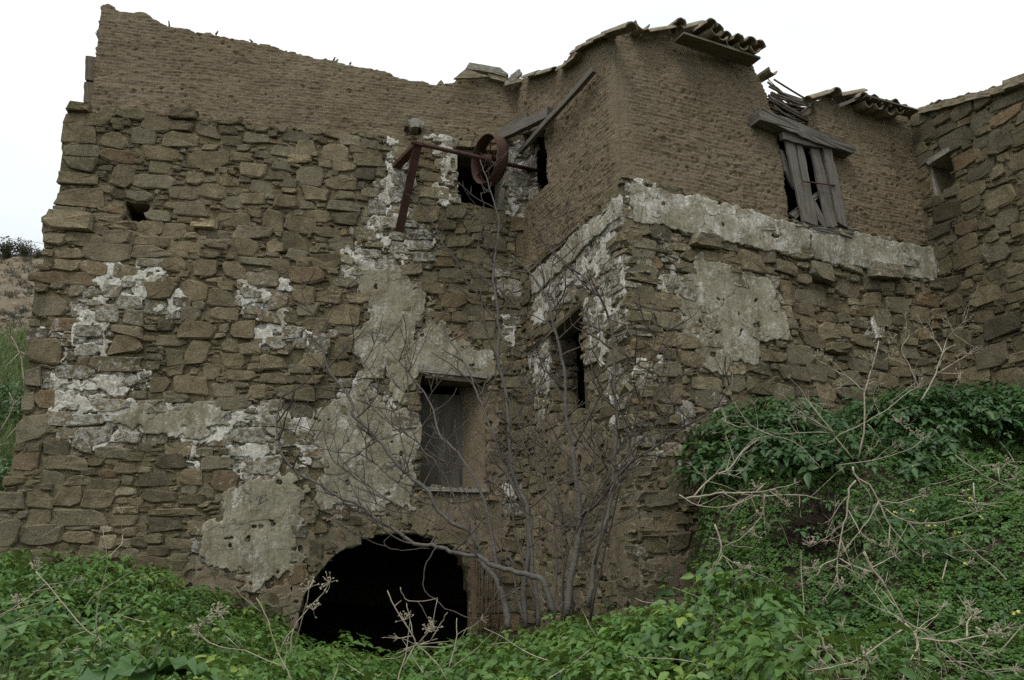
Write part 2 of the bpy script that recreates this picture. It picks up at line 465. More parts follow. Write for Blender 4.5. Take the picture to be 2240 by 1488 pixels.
def m_plaster():
    m = Mat('lime_plaster', 0.9, 0.15)
    t = m.sep(m.attr('tint'))               # x white share, y earth share
    p = m.pos
    grey = m.ramp(m.noise(p, 3.2, 8, 0.75), (0.3, (0.189, 0.166, 0.112)), (0.52, (0.296, 0.269, 0.195)), (0.74, (0.416, 0.384, 0.299)))
    grey = m.mix(m.ramp(m.noise(m.mapv(p, (5, 5, 0.7)), 3, 6, 0.7), (0.48, 0.0), (0.72, 0.7)), grey, (0.158, 0.139, 0.093))
    grey = m.mix(m.ramp(m.noise(p, 38, 6, 0.8), (0.53, 0.0), (0.64, 0.6)), grey, (0.504, 0.477, 0.403))
    wn = m.math('ADD', m.math('MULTIPLY', m.noise(p, 3.0, 3, 0.5), 0.35), m.math('ADD', m.math('MULTIPLY', m.noise(p, 19, 9, 0.82), 0.55), m.math('MULTIPLY', m.noise(m.mapv(p, (1, 1, .22)), 11, 6, 0.7), 0.22)))
    wf = m.ramp(m.math('ADD', wn, m.math('SUBTRACT', t[0], 0.5)), (0.55, 0.0), (0.66, 1.0))
    white = m.ramp(m.noise(p, 30, 6, 0.75), (0.34, (0.378, 0.353, 0.293)), (0.60, (0.781, 0.756, 0.695)))
    white = m.mix(m.ramp(m.noise(p, 7, 6, 0.7), (0.5, 0.0), (0.68, 0.6)), white, (0.428, 0.403, 0.336))
    c = m.mix(wf, grey, white)
    earth = m.ramp(m.noise(p, 6, 8, 0.7), (0.3, (0.151, 0.122, 0.081)), (0.7, (0.271, 0.223, 0.159)))
    ef = m.ramp(m.math('ADD', m.noise(p, 2.2, 8, 0.7), m.math('SUBTRACT', t[1], 0.5)), (0.47, 0.0), (0.6, 1.0))
    c = m.mix(ef, c, earth)
    c = m.mix(m.ramp(m.noise(m.mapv(p, (1.6, 1.6, 0.5)), 2.2, 5, 0.6), (0.6, 0.0), (0.76, 0.55)), c, (0.164, 0.124, 0.071))
    c = m.mix(m.ramp(m.noise(m.mapv(p, (3, 3, 0.45)), 1.6, 6, 0.72), (0.50, 0.0), (0.66, 0.8)), c, (0.66, 0.63, 0.56), 'MULTIPLY')      # rain stains
    c = m.mix(m.ramp(m.noise(p, 24, 8, 0.85), (0.53, 0.0), (0.62, 0.7)), c, (0.6, 0.58, 0.52), 'MULTIPLY')
    ck = m.voro(m.vadd(p, m.noise(p, 3, 4)), 1.7, 'DISTANCE_TO_EDGE')
    c = m.mix(m.ramp(ck, (0.004, 0.8), (0.016, 0.0)), c, (0.088, 0.074, 0.051))
    c = m.mix(m.ramp(m.noise(p, 75, 4, 0.7), (0.6, 0.0), (0.72, 0.5)), c, (0.113, 0.097, 0.067))
    b = m.bump(m.noise(p, 9, 8, 0.65), 0.6, 0.03)
    b = m.bump(m.math('ADD', m.noise(p, 55, 6, 0.75), m.math('MULTIPLY', wf, 0.35)), 0.7, 0.008, b)
    return m.done(c, b)

def m_wood(name, dark, light, green=0.0):
    m = Mat(name, 0.85, 0.2)
    g = m.attr('grain', 'Vector')
    n = m.noise(m.mapv(g, (2.2, 46, 46)), 1.0, 6, 0.7, 0.6)
    c = m.ramp(n, (0.3, dark), (0.68, light))
    c = m.mix(m.ramp(m.noise(m.mapv(g, (1.4, 90, 90)), 1.0, 3, 0.6), (0.58, 0.0), (0.7, 0.75)), c, tuple(q * 0.3 for q in dark))
    c = m.mix(m.ramp(m.noise(m.pos, 4, 5), (0.5, 0.0), (0.75, 0.5)), c, tuple(q * 0.6 for q in dark))
    b = m.bump(n, 0.8, 0.008)
    return m.done(c, b)

def m_simple(name, c0, c1, scale=8, rough=0.9, bs=0.6, bd=0.01, stretch=(1, 1, 1), spec=0.2, third=None):
    m = Mat(name, rough, spec)
    p = m.mapv(m.pos, stretch)
    c = m.ramp(m.noise(p, scale, 7, 0.7), (0.32, c0), (0.68, c1))
    if third is not None:
        c = m.mix(m.ramp(m.noise(p, scale * 3.1, 6, 0.7), (0.56, 0.0), (0.68, 0.85)), c, third)
    return m.done(c, m.bump(m.noise(p, scale * 4, 6, 0.7), bs, bd))

def m_leaf(name, dark, light, yellow, rough=0.42, trans=0.22):
    m = Mat(name, rough, 0.35)
    t = m.sep(m.attr('tint'))               # x value, y yellow
    c = m.ramp(t[0], (0.0, dark), (1.0, light))
    c = m.mix(t[1], c, yellow)
    c = m.mix(m.ramp(m.noise(m.pos, 50, 3), (0.4, 0.0), (0.7, 0.35)), c, dark)
    m.done(c, m.bump(m.noise(m.pos, 90, 2), 0.25, 0.004))
    tr = m.t.nodes.new('ShaderNodeBsdfTranslucent'); mx = m.t.nodes.new('ShaderNodeMixShader')
    cc = m.mix(0.5, c, yellow)
    m.t.links.new(cc, tr.inputs['Color']); mx.inputs[0].default_value = trans
    o = [n for n in m.t.nodes if n.type == 'OUTPUT_MATERIAL'][0]
    m.t.links.new(m.b.outputs[0], mx.inputs[1]); m.t.links.new(tr.outputs[0], mx.inputs[2]); m.t.links.new(mx.outputs[0], o.inputs['Surface'])
    return m.m

M_STONE, M_MORTAR, M_MUD, M_PLASTER = m_stone(), m_mortar(), m_mud(), m_plaster()
M_WOOD = m_wood('weathered_grey_wood', (0.075, 0.068, 0.055), (0.215, 0.198, 0.165))
M_BEAM = m_wood('weathered_brown_wood', (0.075, 0.06, 0.04), (0.20, 0.17, 0.125))
M_RUST2 = m_simple('dull_rust', (0.06, 0.042, 0.03), (0.135, 0.09, 0.06), 9, 0.9, 0.5, 0.004)
M_RUST = m_simple('rusty_iron', (0.05, 0.029, 0.022), (0.115, 0.06, 0.042), 7, 0.85, 0.5, 0.006, third=(0.035, 0.026, 0.022))
M_TILE = m_simple('clay_roof_tile', (0.15, 0.122, 0.082), (0.32, 0.27, 0.19), 9, 0.9, 0.5, 0.008, third=(0.10, 0.092, 0.068))
M_SLAB = m_simple('stone_slab', (0.17, 0.155, 0.125), (0.34, 0.32, 0.27), 14, 0.9, 0.8, 0.012, third=(0.11, 0.098, 0.075))
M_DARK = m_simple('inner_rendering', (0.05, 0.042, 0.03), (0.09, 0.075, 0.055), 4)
M_CEMENT = m_simple('grey_cement_render', (0.055, 0.052, 0.042), (0.12, 0.112, 0.09), 3.5, stretch=(3.5, 3.5, 0.4), third=(0.16, 0.15, 0.115))
M_BARK = m_simple('smooth_grey_bark', (0.058, 0.051, 0.043), (0.145, 0.131, 0.114), 22, 0.8, 0.4, 0.004, (1, 1, 2.5), third=(0.058, 0.05, 0.042))
M_TWIG = m_simple('brown_twig', (0.048, 0.037, 0.030), (0.115, 0.093, 0.08), 30, 0.8, 0.2, 0.002)
M_DRY = m_simple('dry_stalk', (0.24, 0.20, 0.14), (0.46, 0.40, 0.31), 14, 0.8, 0.3, 0.002, third=(0.20, 0.16, 0.11))
M_SOIL = m_simple('dark_soil', (0.03, 0.026, 0.016), (0.07, 0.058, 0.036), 6, third=(0.03, 0.04, 0.015))
M_LEAF = m_leaf('glossy_green_leaf', (0.026, 0.066, 0.013), (0.105, 0.215, 0.046), (0.26, 0.34, 0.06))
M_LEAF2 = m_leaf('dark_green_leaf', (0.016, 0.044, 0.012), (0.068, 0.155, 0.042), (0.10, 0.16, 0.04))
M_CLOVER = m_leaf('clover_leaf', (0.026, 0.072, 0.012), (0.10, 0.21, 0.04), (0.16, 0.22, 0.04), 0.55)
M_GRASS = m_leaf('grass_blade', (0.045, 0.085, 0.02), (0.13, 0.20, 0.055), (0.25, 0.24, 0.10), 0.6)
M_YELLOW = m_simple('yellow_petal', (0.60, 0.57, 0.16), (0.75, 0.72, 0.30), 40)
M_SCRUB = m_simple('scrub_twigs', (0.045, 0.05, 0.03), (0.11, 0.105, 0.075), 9)
M_HILL = m_simple('hill_earth', (0.10, 0.075, 0.046), (0.21, 0.165, 0.11), 0.35, 0.95, 0.5, 0.3, third=(0.075, 0.07, 0.042))
# ------------------------------------------------------------------ wall planes
def _dir(a): return (math.cos(math.radians(a)), math.sin(math.radians(a)))
PA = Plane((-1.85, 12.0), _dir(12))
c0 = PA.hit(1150, 1235)
PB = Plane(c0[:2], (math.sin(math.radians(24)), -math.cos(math.radians(24))))
uB1 = PB.uv(1392, 1000)[0]
c1 = PB.to3(np.array(uB1), np.array(0.0))
PC = Plane(c1[:2], _dir(24))
uC1 = PC.uv(2052, 580)[0]
c2 = PC.to3(np.array(uC1), np.array(0.0))
PD = Plane(c2[:2], (math.sin(math.radians(24)), -math.cos(math.radians(24))))
ZB = -0.6
print('corners', c0, c1, c2, 'uB1', uB1, 'uC1', uC1)
def closed(pl, pts, off=0.0, zmin=None):
    q = pl.poly(pts, off)
    if zmin is not None: q = np.vstack([q, [[q[-1, 0], zmin], [q[0, 0], zmin]]])
    return q

# --- outlines, traced on each wall's own plane
A_STONE = closed(PA, [(-60, 1300), (-12, 1185), (4, 1150), (35, 1030), (58, 935), (64, 860), (72, 760), (82, 690), (84, 600), (104, 596), (108, 545),
    (101, 515), (101, 474), (122, 470), (128, 420), (138, 320), (148, 236), (200, 232), (225, 236), (300, 246), (400, 256), (500, 266), (640, 280), (760, 288),
    (850, 300), (945, 297), (1000, 303), (1060, 292), (1110, 285), (1180, 290), (1182, 560), (1182, 1300)], 0.0, ZB)
A_MUD = closed(PA, [(1186, 330), (205, 262), (200, 232), (208, 150), (213, 100), (220, 40), (222, 13), (235, 8), (250, 15), (262, 26), (300, 28), (318, 31), (345, 45), (370, 60),
    (400, 60), (440, 73), (470, 76), (520, 86), (560, 92), (600, 101), (640, 112), (690, 126), (730, 133), (790, 148), (850, 158), (870, 169), (930, 181),
    (965, 184), (995, 181), (1003, 168), (1060, 168), (1110, 182), (1200, 170), (1200, 330)], -0.12)
A_HOLES = {
    'arch': closed(PA, [(652, 1345), (664, 1303), (690, 1260), (728, 1216), (780, 1184), (830, 1168), (872, 1163), (912, 1168), (962, 1184), (1000, 1205), (1020, 1238), (1032, 1300)], 0, ZB),
    'door': closed(PA, [(918, 822), (1063, 836), (1061, 1070), (921, 1066)]),
    'window': closed(PA, [(997, 317), (1108, 336), (1106, 462), (1001, 443)]),
    'hole': closed(PA, [(275, 441), (332, 446), (319, 470), (322, 486), (291, 487), (277, 470)]),
    'slot': closed(PA, [(904, 518), (916, 521), (917, 541), (906, 538)]),
    'notch': closed(PA, [(1172, 335), (1186, 330), (1186, 405), (1174, 405)]),
}
B_TOP = [(1150, 590), (1250, 503), (1320, 440), (1392, 393)]
B_STONE = np.vstack([closed(PB, B_TOP), [[uB1, ZB], [0.0, ZB]]])
B_STONE[0, 0] = 0.0; B_STONE[3, 0] = uB1
B_MUD = closed(PB, [(1112, 640), (1384, 404), (1440, 365), (1440, 40), (1384, 64), (1350, 74), (1290, 98), (1250, 116), (1228, 142), (1160, 166), (1118, 180), (1100, 184)], -0.05)
B_HOLES = {
    'notch': closed(PB, [(1085, 300), (1150, 292), (1182, 282), (1195, 276), (1193, 310), (1199, 345), (1197, 375), (1202, 402), (1172, 432), (1143, 458), (1136, 475), (1085, 490)], -0.05),
    'window': closed(PB, [(1203, 728), (1240, 695), (1268, 676), (1274, 740), (1280, 820), (1288, 898), (1205, 906)]),
}
C_TOP = [(1392, 393), (1440, 404), (1540, 430), (1640, 457), (1730, 482), (1775, 494), (1860, 506), (1950, 520), (2041, 540)]
C_STONE = np.vstack([closed(PC, C_TOP), [[uC1 + .05, ZB], [0.0, ZB]]])
C_STONE[0, 0] = 0.0; C_STONE[-3, 0] = uC1 + .05
C_MUD = closed(PC, [(1330, 420), (1330, 400), (1330, 66), (1395, 66), (1480, 64), (1560, 98), (1648, 128), (1652, 160), (1666, 186), (1679, 205), (1690, 232), (1702, 250),
    (1700, 280), (1708, 330), (1714, 374), (1715, 408), (1726, 436), (1729, 478), (1745, 500), (1850, 515), (1856, 500), (1840, 420), (1822, 330),
    (1800, 300), (1786, 280), (1785, 250), (1777, 226), (1800, 212), (1890, 204), (1940, 220), (1992, 240), (2030, 256), (2060, 330), (2070, 470), (2070, 555), (1900, 540), (1700, 495), (1500, 440)], -0.05)
D_STONE = np.vstack([closed(PD, [(1986, 244), (2040, 226), (2130, 203), (2190, 188), (2240, 164), (2300, 140)]), [[3.2, 7.2], [3.2, ZB], [-0.25, ZB]]])
D_STONE[0, 0] = -0.25
D_HOLE = closed(PD, [(2034, 356), (2070, 330), (2082, 334), (2092, 398), (2078, 412), (2050, 434), (2042, 410)])

def region(outline, holes=(), edge=0.03, f=3.0, seed=1):
    def g(U, V):
        s = sdf(outline, U, V) + (fbm(U * f, V * f, seed, 4) - 0.5) * edge * 2
        for h in holes: s = np.minimum(s, -sdf(h, U, V) + (fbm(U * 6, V * 6, seed + 5, 2) - 0.5) * 0.012)
        return s
    return g
def bb(p, m=0.05): return (p[:, 0].min() - m, p[:, 0].max() + m, p[:, 1].min() - m, p[:, 1].max() + m)

regA = region(A_STONE, list(A_HOLES.values()), 0.025, 4, 3)
regB = region(B_STONE, [B_HOLES['window']], 0.012, 4, 5)
regC = region(C_STONE, [], 0.012, 4, 7)
regD = region(D_STONE, [D_HOLE], 0.02, 4, 9)

# --- the lower, thicker part of the long wall, with its battered foot
_l0, _l1 = PA.uv(105, 490), PA.uv(840, 575)
_uf0, _uf1 = PA.uv(640, 560)[0], PA.uv(830, 560)[0]
_zb = PA.uv(300, 960)[1]
_ub0, _ub1 = PA.uv(300, 1000)[0], PA.uv(680, 1000)[0]
def offA(U, V):
    vl = _l0[1] + (_l1[1] - _l0[1]) * (U - _l0[0]) / (_l1[0] - _l0[0]) + (fbm(U * 1.6, U * 0, 31, 3) - .5) * 0.5
    o = 0.18 * sstep(vl + 0.06, vl - 0.10, V) * (1 - sstep(_uf0, _uf1, U))
    o = o + np.clip(_zb - V, 0, 3) * 0.09 * (1 - sstep(_ub0, _ub1, U))
    return o + (fbm(U * 0.9, V * 0.9, 12, 2) - 0.5) * 0.07
offB = lambda U, V: (fbm(U * 1.2, V * 1.2, 41, 2) - 0.5) * 0.06 * sstep(0, .3, uB1 - U)
_ch = PC.uv(1830, 640)
def offC(U, V):
    o = (fbm(U * 1.2, V * 1.2, 43, 2) - 0.5) * 0.06 * sstep(0, .3, U)
    hollow = np.exp(-((U - _ch[0]) / 0.9) ** 2 - ((V - _ch[1]) / 0.55) ** 2)     # where the face has fallen away
    return o - 0.16 * hollow
offD = lambda U, V: (fbm(U * 1.2, V * 1.2, 45, 2) - 0.5) * 0.06

# ------------------------------------------------------------------ plaster patches  (kind: w flaking whitewash, g grey coat, m earth render)
PL_A = [('w', [(222, 588), (262, 592), (300, 620), (345, 575), (357, 600), (330, 640), (350, 685), (300, 698), (255, 665)]),
 ('w', [(165, 655), (222, 620), (252, 690), (235, 782), (150, 792), (150, 740)]), ('w', [(375, 640), (405, 640), (400, 705), (365, 708)]),
 ('w', [(92, 730), (150, 735), (142, 752), (94, 748)]), ('w', [(535, 635), (590, 620), (600, 650), (625, 608), (632, 640), (590, 690), (540, 692), (520, 660)]),
 ('w', [(555, 715), (610, 688), (640, 715), (690, 730), (735, 728), (700, 762), (570, 764)]), ('w', [(100, 815), (200, 800), (330, 815), (337, 856), (210, 872), (130, 882), (103, 850)]),
 ('w', [(122, 860), (200, 870), (320, 893), (500, 890), (560, 918), (520, 970), (440, 977), (420, 965), (330, 962), (290, 977), (225, 993), (168, 980), (130, 930)]),
 ('g', [(230, 895), (330, 892), (470, 895), (500, 930), (430, 955), (330, 955), (250, 945)]),
 ('w', [(405, 958), (448, 972), (442, 1032), (412, 1022)]), ('w', [(590, 880), (645, 910), (605, 960), (605, 1050), (560, 1075), (508, 1050), (498, 990), (530, 930)]),
 ('g', [(690, 900), (740, 880), (770, 880), (790, 860), (830, 880), (915, 900), (920, 1062), (900, 1112), (800, 1120), (700, 1122), (698, 1000)]),
 ('g', [(790, 600), (870, 585), (940, 640), (935, 692), (900, 742), (890, 792), (860, 800), (840, 832), (790, 842), (772, 760), (800, 690)]),
 ('w', [(755, 560), (800, 535), (875, 560), (860, 605), (800, 645), (755, 620)]), ('w', [(850, 300), (885, 335), (905, 470), (965, 520), (955, 575), (880, 565), (795, 505), (825, 420), (845, 380)]),
 ('w', [(942, 295), (985, 288), (1003, 312), (999, 447), (965, 442), (972, 360), (960, 330)]), ('w', [(1108, 318), (1186, 318), (1172, 420), (1140, 470), (1108, 455)]),
 ('g', [(855, 770), (895, 740), (935, 700), (1010, 740), (1085, 772), (1102, 832), (1062, 838), (918, 808), (880, 885), (850, 880)]),
 ('w', [(720, 880), (770, 820), (800, 830), (870, 900), (885, 965), (820, 965), (760, 930)]), ('w', [(640, 935), (700, 905), (710, 1000), (690, 1010), (645, 990)]),
 ('g', [(510, 1090), (560, 1060), (655, 1028), (662, 1150), (655, 1230), (560, 1295), (440, 1225), (428, 1182), (480, 1140), (508, 1130)]),
 ('w', [(520, 1060), (600, 1030), (645, 1030), (640, 1050), (570, 1075), (520, 1095)]),
 ('m', [(660, 1090), (800, 1085), (930, 1085), (1075, 1085), (1120, 1140), (1090, 1230), (1040, 1240), (1008, 1206), (900, 1166), (800, 1176), (725, 1212), (660, 1300), (650, 1345), (560, 1330), (620, 1230)]),
 ('m', [(1060, 840), (1090, 840), (1100, 1000), (1110, 1090), (1062, 1085)]), ('w', [(1085, 590), (1120, 578), (1128, 640), (1090, 645)]), ('w', [(1100, 690), (1125, 700), (1120, 760), (1100, 750)]),
 ('w', [(1105, 1060), (1130, 1065), (1128, 1135), (1108, 1130)]), ('w', [(925, 1066), (1070, 1070), (1066, 1084), (930, 1082)]),  ('m', [(300, 1240), (420, 1230), (560, 1300), (640, 1330), (640, 1400), (420, 1300)])]
PL_B = [('b', [(1157, 606), (1255, 512), (1390, 400), (1394, 440), (1330, 490), (1260, 560), (1200, 610), (1160, 640)]), ('w', [(1157, 606), (1255, 512), (1390, 400), (1398, 470), (1345, 520), (1300, 600), (1235, 650), (1200, 690), (1160, 725)]),
 ('w', [(1290, 560), (1342, 535), (1365, 600), (1392, 620), (1398, 690), (1372, 770), (1345, 720), (1300, 690), (1285, 640)]), ('w', [(1272, 662), (1302, 655), (1312, 760), (1330, 802), (1302, 795), (1280, 775)]),
 ('w', [(1150, 760), (1200, 738), (1202, 800), (1188, 875), (1168, 862), (1155, 810)]), ('w', [(1330, 780), (1358, 800), (1365, 905), (1340, 935), (1328, 860)]),
 ('w', [(1172, 880), (1190, 880), (1184, 930), (1172, 935)]), ('m', [(1160, 940), (1300, 920), (1400, 935), (1440, 1320), (1160, 1345)]), ('w', [(1380, 905), (1398, 905), (1396, 985), (1382, 980)])]
PL_C = [('b', [(1384, 398), (1540, 432), (1640, 459), (1775, 496), (1778, 560), (1735, 552), (1620, 528), (1500, 508), (1440, 490), (1386, 486)]),
 ('w', [(1384, 400), (1440, 405), (1470, 470), (1440, 490), (1386, 486)]),
 ('b', [(1775, 497), (1860, 508), (2044, 542), (2052, 612), (1985, 602), (1900, 584), (1790, 562)]), ('w', [(1960, 560), (2044, 545), (2054, 612), (1985, 600)]),
 ('g', [(1545, 572), (1600, 585), (1700, 604), (1712, 640), (1722, 682), (1718, 732), (1660, 748), (1652, 790), (1600, 803), (1575, 822), (1540, 800), (1530, 720), (1490, 665), (1500, 600)]),
 ('w', [(1455, 515), (1495, 520), (1496, 590), (1510, 640), (1540, 720), (1530, 745), (1490, 690), (1475, 625), (1445, 650), (1436, 610), (1462, 590)]),
 ('w', [(1395, 800), (1450, 790), (1452, 825), (1430, 850), (1400, 840)]), ('w', [(1660, 770), (1682, 778), (1678, 800), (1658, 795)]), ('w', [(1488, 880), (1520, 885), (1528, 920), (1500, 940), (1484, 925)]),
 ('w', [(1436, 978), (1482, 975), (1484, 1004), (1440, 1000)]), ('w', [(1915, 690), (1945, 700), (1950, 735), (1915, 730)]), ('m', [(1400, 1000), (1520, 980), (1580, 1100), (1580, 1300), (1420, 1320)]),
 ('w', [(1560, 870), (1590, 872), (1592, 900), (1565, 905)])]
def washer(pl, lst):
    P = [(pl.poly(p, .06), kind) for kind, p in lst if kind != 'm']
    def g(U, V):
        U = np.asarray(U, float); V = np.asarray(V, float); r = np.zeros(U.shape)
        for p, kind in P:
            b = bb(p, .45); m = (U > b[0]) & (U < b[1]) & (V > b[2]) & (V < b[3])
            if m.any(): r[m] = np.maximum(r[m], sstep(-.20, .12, sdf(p, U[m], V[m])) * (1.0 if kind == 'w' else .8))
        return r
    return g
washA, washB, washC = washer(PA, PL_A), washer(PB, PL_B), washer(PC, PL_C)
washD = lambda U, V: np.zeros(np.shape(U))
# ------------------------------------------------------------------ the three buildings as things
ba = PA.to3(np.array(-3.0), np.array(0.0), -2.5); bc = PC.to3(np.array(2.4), np.array(0.0), -1.3); bd_ = PD.to3(np.array(1.5), np.array(0.0), -2.0)
B1 = empty('ruined_building', ba, 'long ruined stone building with peeling lime plaster, dark vaulted arch and bare mud upper wall', 'building')
B2 = empty('ruined_wing', bc, 'projecting corner wing with mud upper storey, clay roof tiles and a broken wooden window', 'building')
B3 = empty('stone_house', bd_, 'dark unplastered stone building at the right edge with one small window slot', 'building')

def wall_back(name, pl, reg, outline, off, parent, res, back, wash):
    V, F, A = sheet_geo(pl, reg, bb(outline), res, lambda U, Vv: off(U, Vv) + .003 + (fbm(U * 6, Vv * 9, 77, 4) - .5) * 0.05, back, lambda U, Vv: np.c_[U * 0, U * 0, U * 0, wash(U, Vv)])
    Vb, Fb, _ = sheet_geo(pl, reg, bb(outline), 0.09, lambda U, Vv: U * 0 + back, None, None, 0)
    return MB().add(V, F, tint=A).add(Vb, [f[:, ::-1] for f in Fb], tint=np.zeros((len(Vb), 4))).build(name, M_MORTAR, parent, True)
wallA = wall_back('stone_wall', PA, regA, A_STONE, offA, B1, 0.03, -0.5, washA)
wallB = wall_back('side_stone_wall', PB, regB, B_STONE, offB, B2, 0.03, -0.4, washB)
wallC = wall_back('front_stone_wall', PC, regC, C_STONE, offC, B2, 0.03, -0.4, washC)
wallD = wall_back('stone_wall', PD, regD, D_STONE, offD, B3, 0.03, -0.7, washD)

# ------------------------------------------------------------------ mud upper walls
def mud_off(pits, seed):
    def g(U, V):
        ww = V + (fbm(U * 1.3, V * 1.3, seed + 4, 2) - .5) * 0.07
        o = (fbm(U * 1.1, V * 1.1, seed, 2) - .5) * 0.09 + (fbm(U * 4, ww * 15, seed + 1, 4) - .5) * 0.022 + (fbm(U * 16, ww * 36, seed + 2, 3) - .5) * 0.026
        row = np.floor(ww / 0.056); col = np.floor(U / 0.13 + hash2(row, row * 0, seed + 9))
        fu = U / 0.13 + hash2(row, row * 0, seed + 9) - col; fv = ww / 0.056 - row
        h = hash2(col, row, seed + 11)
        cu = 0.25 + 0.5 * hash2(col, row, seed + 12); sz = 0.10 + 0.16 * hash2(col, row, seed + 13)
        p = np.exp(-((fu - cu) / sz) ** 2 - ((fv - .5) / .22) ** 2)
        o = o + 0.013 * (np.abs(((ww / 0.056) % 1.0) - .5) * -2 + .5) * (0.4 + 1.2 * fbm(U * 2, ww * 2, seed + 20, 2))
        o = o - np.where(h < pits, 1, 0) * p * 0.045 + np.where(h > 0.93, 1, 0) * p * 0.025
        return o
    return g
def mud(name, pl, outline, holes, base, pits, seed, parent, back, edge=0.05, corner=None):
    mo = mud_off(pits, seed)
    rg = region(outline, holes, edge, 5, seed)
    dist = (lambda U: U * 0 + 9) if corner is None else (lambda U: (corner - U) if corner > 1 else U)
    fld = lambda U, Vv: np.minimum(rg(U, Vv), dist(U) - .10)
    def of(U, Vv):
        d = dist(U)
        return base - .05 * (1 - np.clip((d - .10) / .3, 0, 1)) ** 2 + mo(U, Vv) * (.12 + .88 * np.clip((d - .1) / .25, 0, 1))
    V, F, _ = sheet_geo(pl, fld, bb(outline), 0.02, of, back, None, 1)
    Vb, Fb, _ = sheet_geo(pl, fld, bb(outline), 0.06, lambda U, Vv: U * 0 + back, None, None, 0)
    return MB().add(V, F).add(Vb, [f[:, ::-1] for f in Fb]).build(name, M_MUD, parent, True)
mudA = mud('mud_wall', PA, A_MUD, [A_HOLES['window'], A_HOLES['notch']], -0.12, 0.05, 101, B1, -0.55, 0.045)
mudB = mud('side_mud_wall', PB, B_MUD, [B_HOLES['notch']], -0.06, 0.10, 131, B2, -0.42, 0.04, uB1)
mudC = mud('front_mud_wall', PC, C_MUD, [], -0.06, 0.14, 151, B2, -0.42, 0.05, 0.0)

# ------------------------------------------------------------------ plaster patches, built
COVER = {}
def plaster(pl, lst, off, reg, parent, key):
    fields = []
    for k, (kind, pts) in enumerate(lst):
        poly = pl.poly(pts, 0.08)
        sd_ = 300 + 13 * k + len(key) * 7
        amp, carve, lift = {'b': (0.06, 0.22, 0.066), 'w': (0.20, 0.445, 0.034), 'g': (0.17, 0.25, 0.052), 'm': (0.20, 0.40, 0.034)}[kind]
        def fld(U, V, poly=poly, amp=amp, carve=carve, s=sd_):
            d = sdf(poly, U, V) + (fbm(U * 2.6, V * 2.6, s, 3) - .5) * amp * 2 + (fbm(U * 12, V * 12, s + 3, 4) - .5) * amp * 1.2
            if carve: d = np.minimum(d, (fbm(U * 6.5, V * 6.5, s + 7, 5) - carve) * 0.5)
            return np.minimum(d, reg(U, V) + 0.01)
        lift = lift + 0.0004 * k
        white = {'b': 0.52, 'w': 0.575, 'g': 0.48, 'm': 0.36}[kind]; earth = {'b': 0.32, 'w': 0.34, 'g': 0.42, 'm': 0.72}[kind]
        def attr(U, V, w=white, e=earth): return np.c_[np.full(len(U), w), np.full(len(U), e), np.zeros(len(U)), np.ones(len(U))]
        g = sheet_geo(pl, fld, bb(poly, 0.15), 0.0165, lambda U, V, l=lift, s=sd_: off(U, V) + l + (fbm(U * 7, V * 7, s, 3) - .5) * 0.018, lambda U, V, l=lift: off(U, V) + l - 0.045, attr, 2)
        if g is None: continue
        o = mk('plaster_patch', g[0], g[1], M_PLASTER, parent, True, {'tint': g[2]})
        fields.append((bb(poly, 0.15), fld, lift))
    def cover(U, V):
        r = np.full(np.shape(U), -1.0)
        for b, f, l in fields:
            m = (U > b[0]) & (U < b[1]) & (V > b[2]) & (V < b[3])
            if m.any():
                w = f(U[m], V[m]) > 0
                r[m] = np.where(w, np.maximum(r[m], l), r[m])
        return r
    return cover
covA = plaster(PA, PL_A, offA, regA, B1, 'a')
covB = plaster(PB, PL_B, offB, regB, B2, 'bb')
covC = plaster(PC, PL_C, offC, regC, B2, 'ccc')

# ------------------------------------------------------------------ rubble stones
def stone_geo(pl, cu, cv, a, b, rot, base, depth, r):
    j = 0.20 if a > 0.07 else 0.30
    cx = np.array([-1, 1, 1, -1.0]) + r.normal(0, j, 4) * np.array([1, 1, 1, 1]); cy = np.array([-1, -1, 1, 1.0]) + r.normal(0, j * 1.1, 4)
    cx = np.clip(cx, -1.12, 1.12); cy = np.clip(cy, -1.15, 1.15)
    pts = []
    for i in range(4):
        p0, p1, p2 = (np.array([cx[q % 4], cy[q % 4]]) for q in (i - 1, i, i + 1))
        ct = r.choice([0.08, 0.16, 0.34, 0.5], p=[.3, .35, .25, .10])
        pts += [p1 + (p0 - p1) * ct * r.uniform(.6, 1.1) * .7, p1 + (p2 - p1) * ct * r.uniform(.6, 1.1) * .7]
        if a > 0.16 and r.random() < .5: pts.append((p1 + p2) / 2 + r.normal(0, .06, 2))
    x, y = np.array(pts).T
    n = len(x)
    tu, tv = r.normal(0, .10, 2) * depth
    def ring(s, d, j):
        xx, yy = x * s * a, y * s * b
        if s < .95: xx = xx + r.normal(0, .05, n) * a; yy = yy + r.normal(0, .07, n) * b
        c, sn = math.cos(rot), math.sin(rot)
        return np.c_[cu + xx * c - yy * sn, cv + xx * sn + yy * c, base + d + (tu * xx / a + tv * yy / b) * (s < .95) + r.normal(0, j, n)]
    bev = min(0.90, 1 - 0.013 / max(b, .02))
    R = np.vstack([ring(1.0, -.05, 0), ring(1.03, depth * 0.60, depth * .16), ring(bev, depth, depth * .10), [[cu + r.normal(0, .2) * a, cv + r.normal(0, .2) * b, base + depth * r.uniform(.9, 1.04)]]])
    V = pl.to3(R[:, 0], R[:, 1], R[:, 2])
    k = np.arange(n); k1 = (k + 1) % n
    Q = np.vstack([np.c_[k, k1, n + k1, n + k], np.c_[n + k, n + k1, 2 * n + k1, 2 * n + k]])
    T = np.c_[2 * n + k, 2 * n + k1, np.full(n, 3 * n)]
    return V, [Q, T]

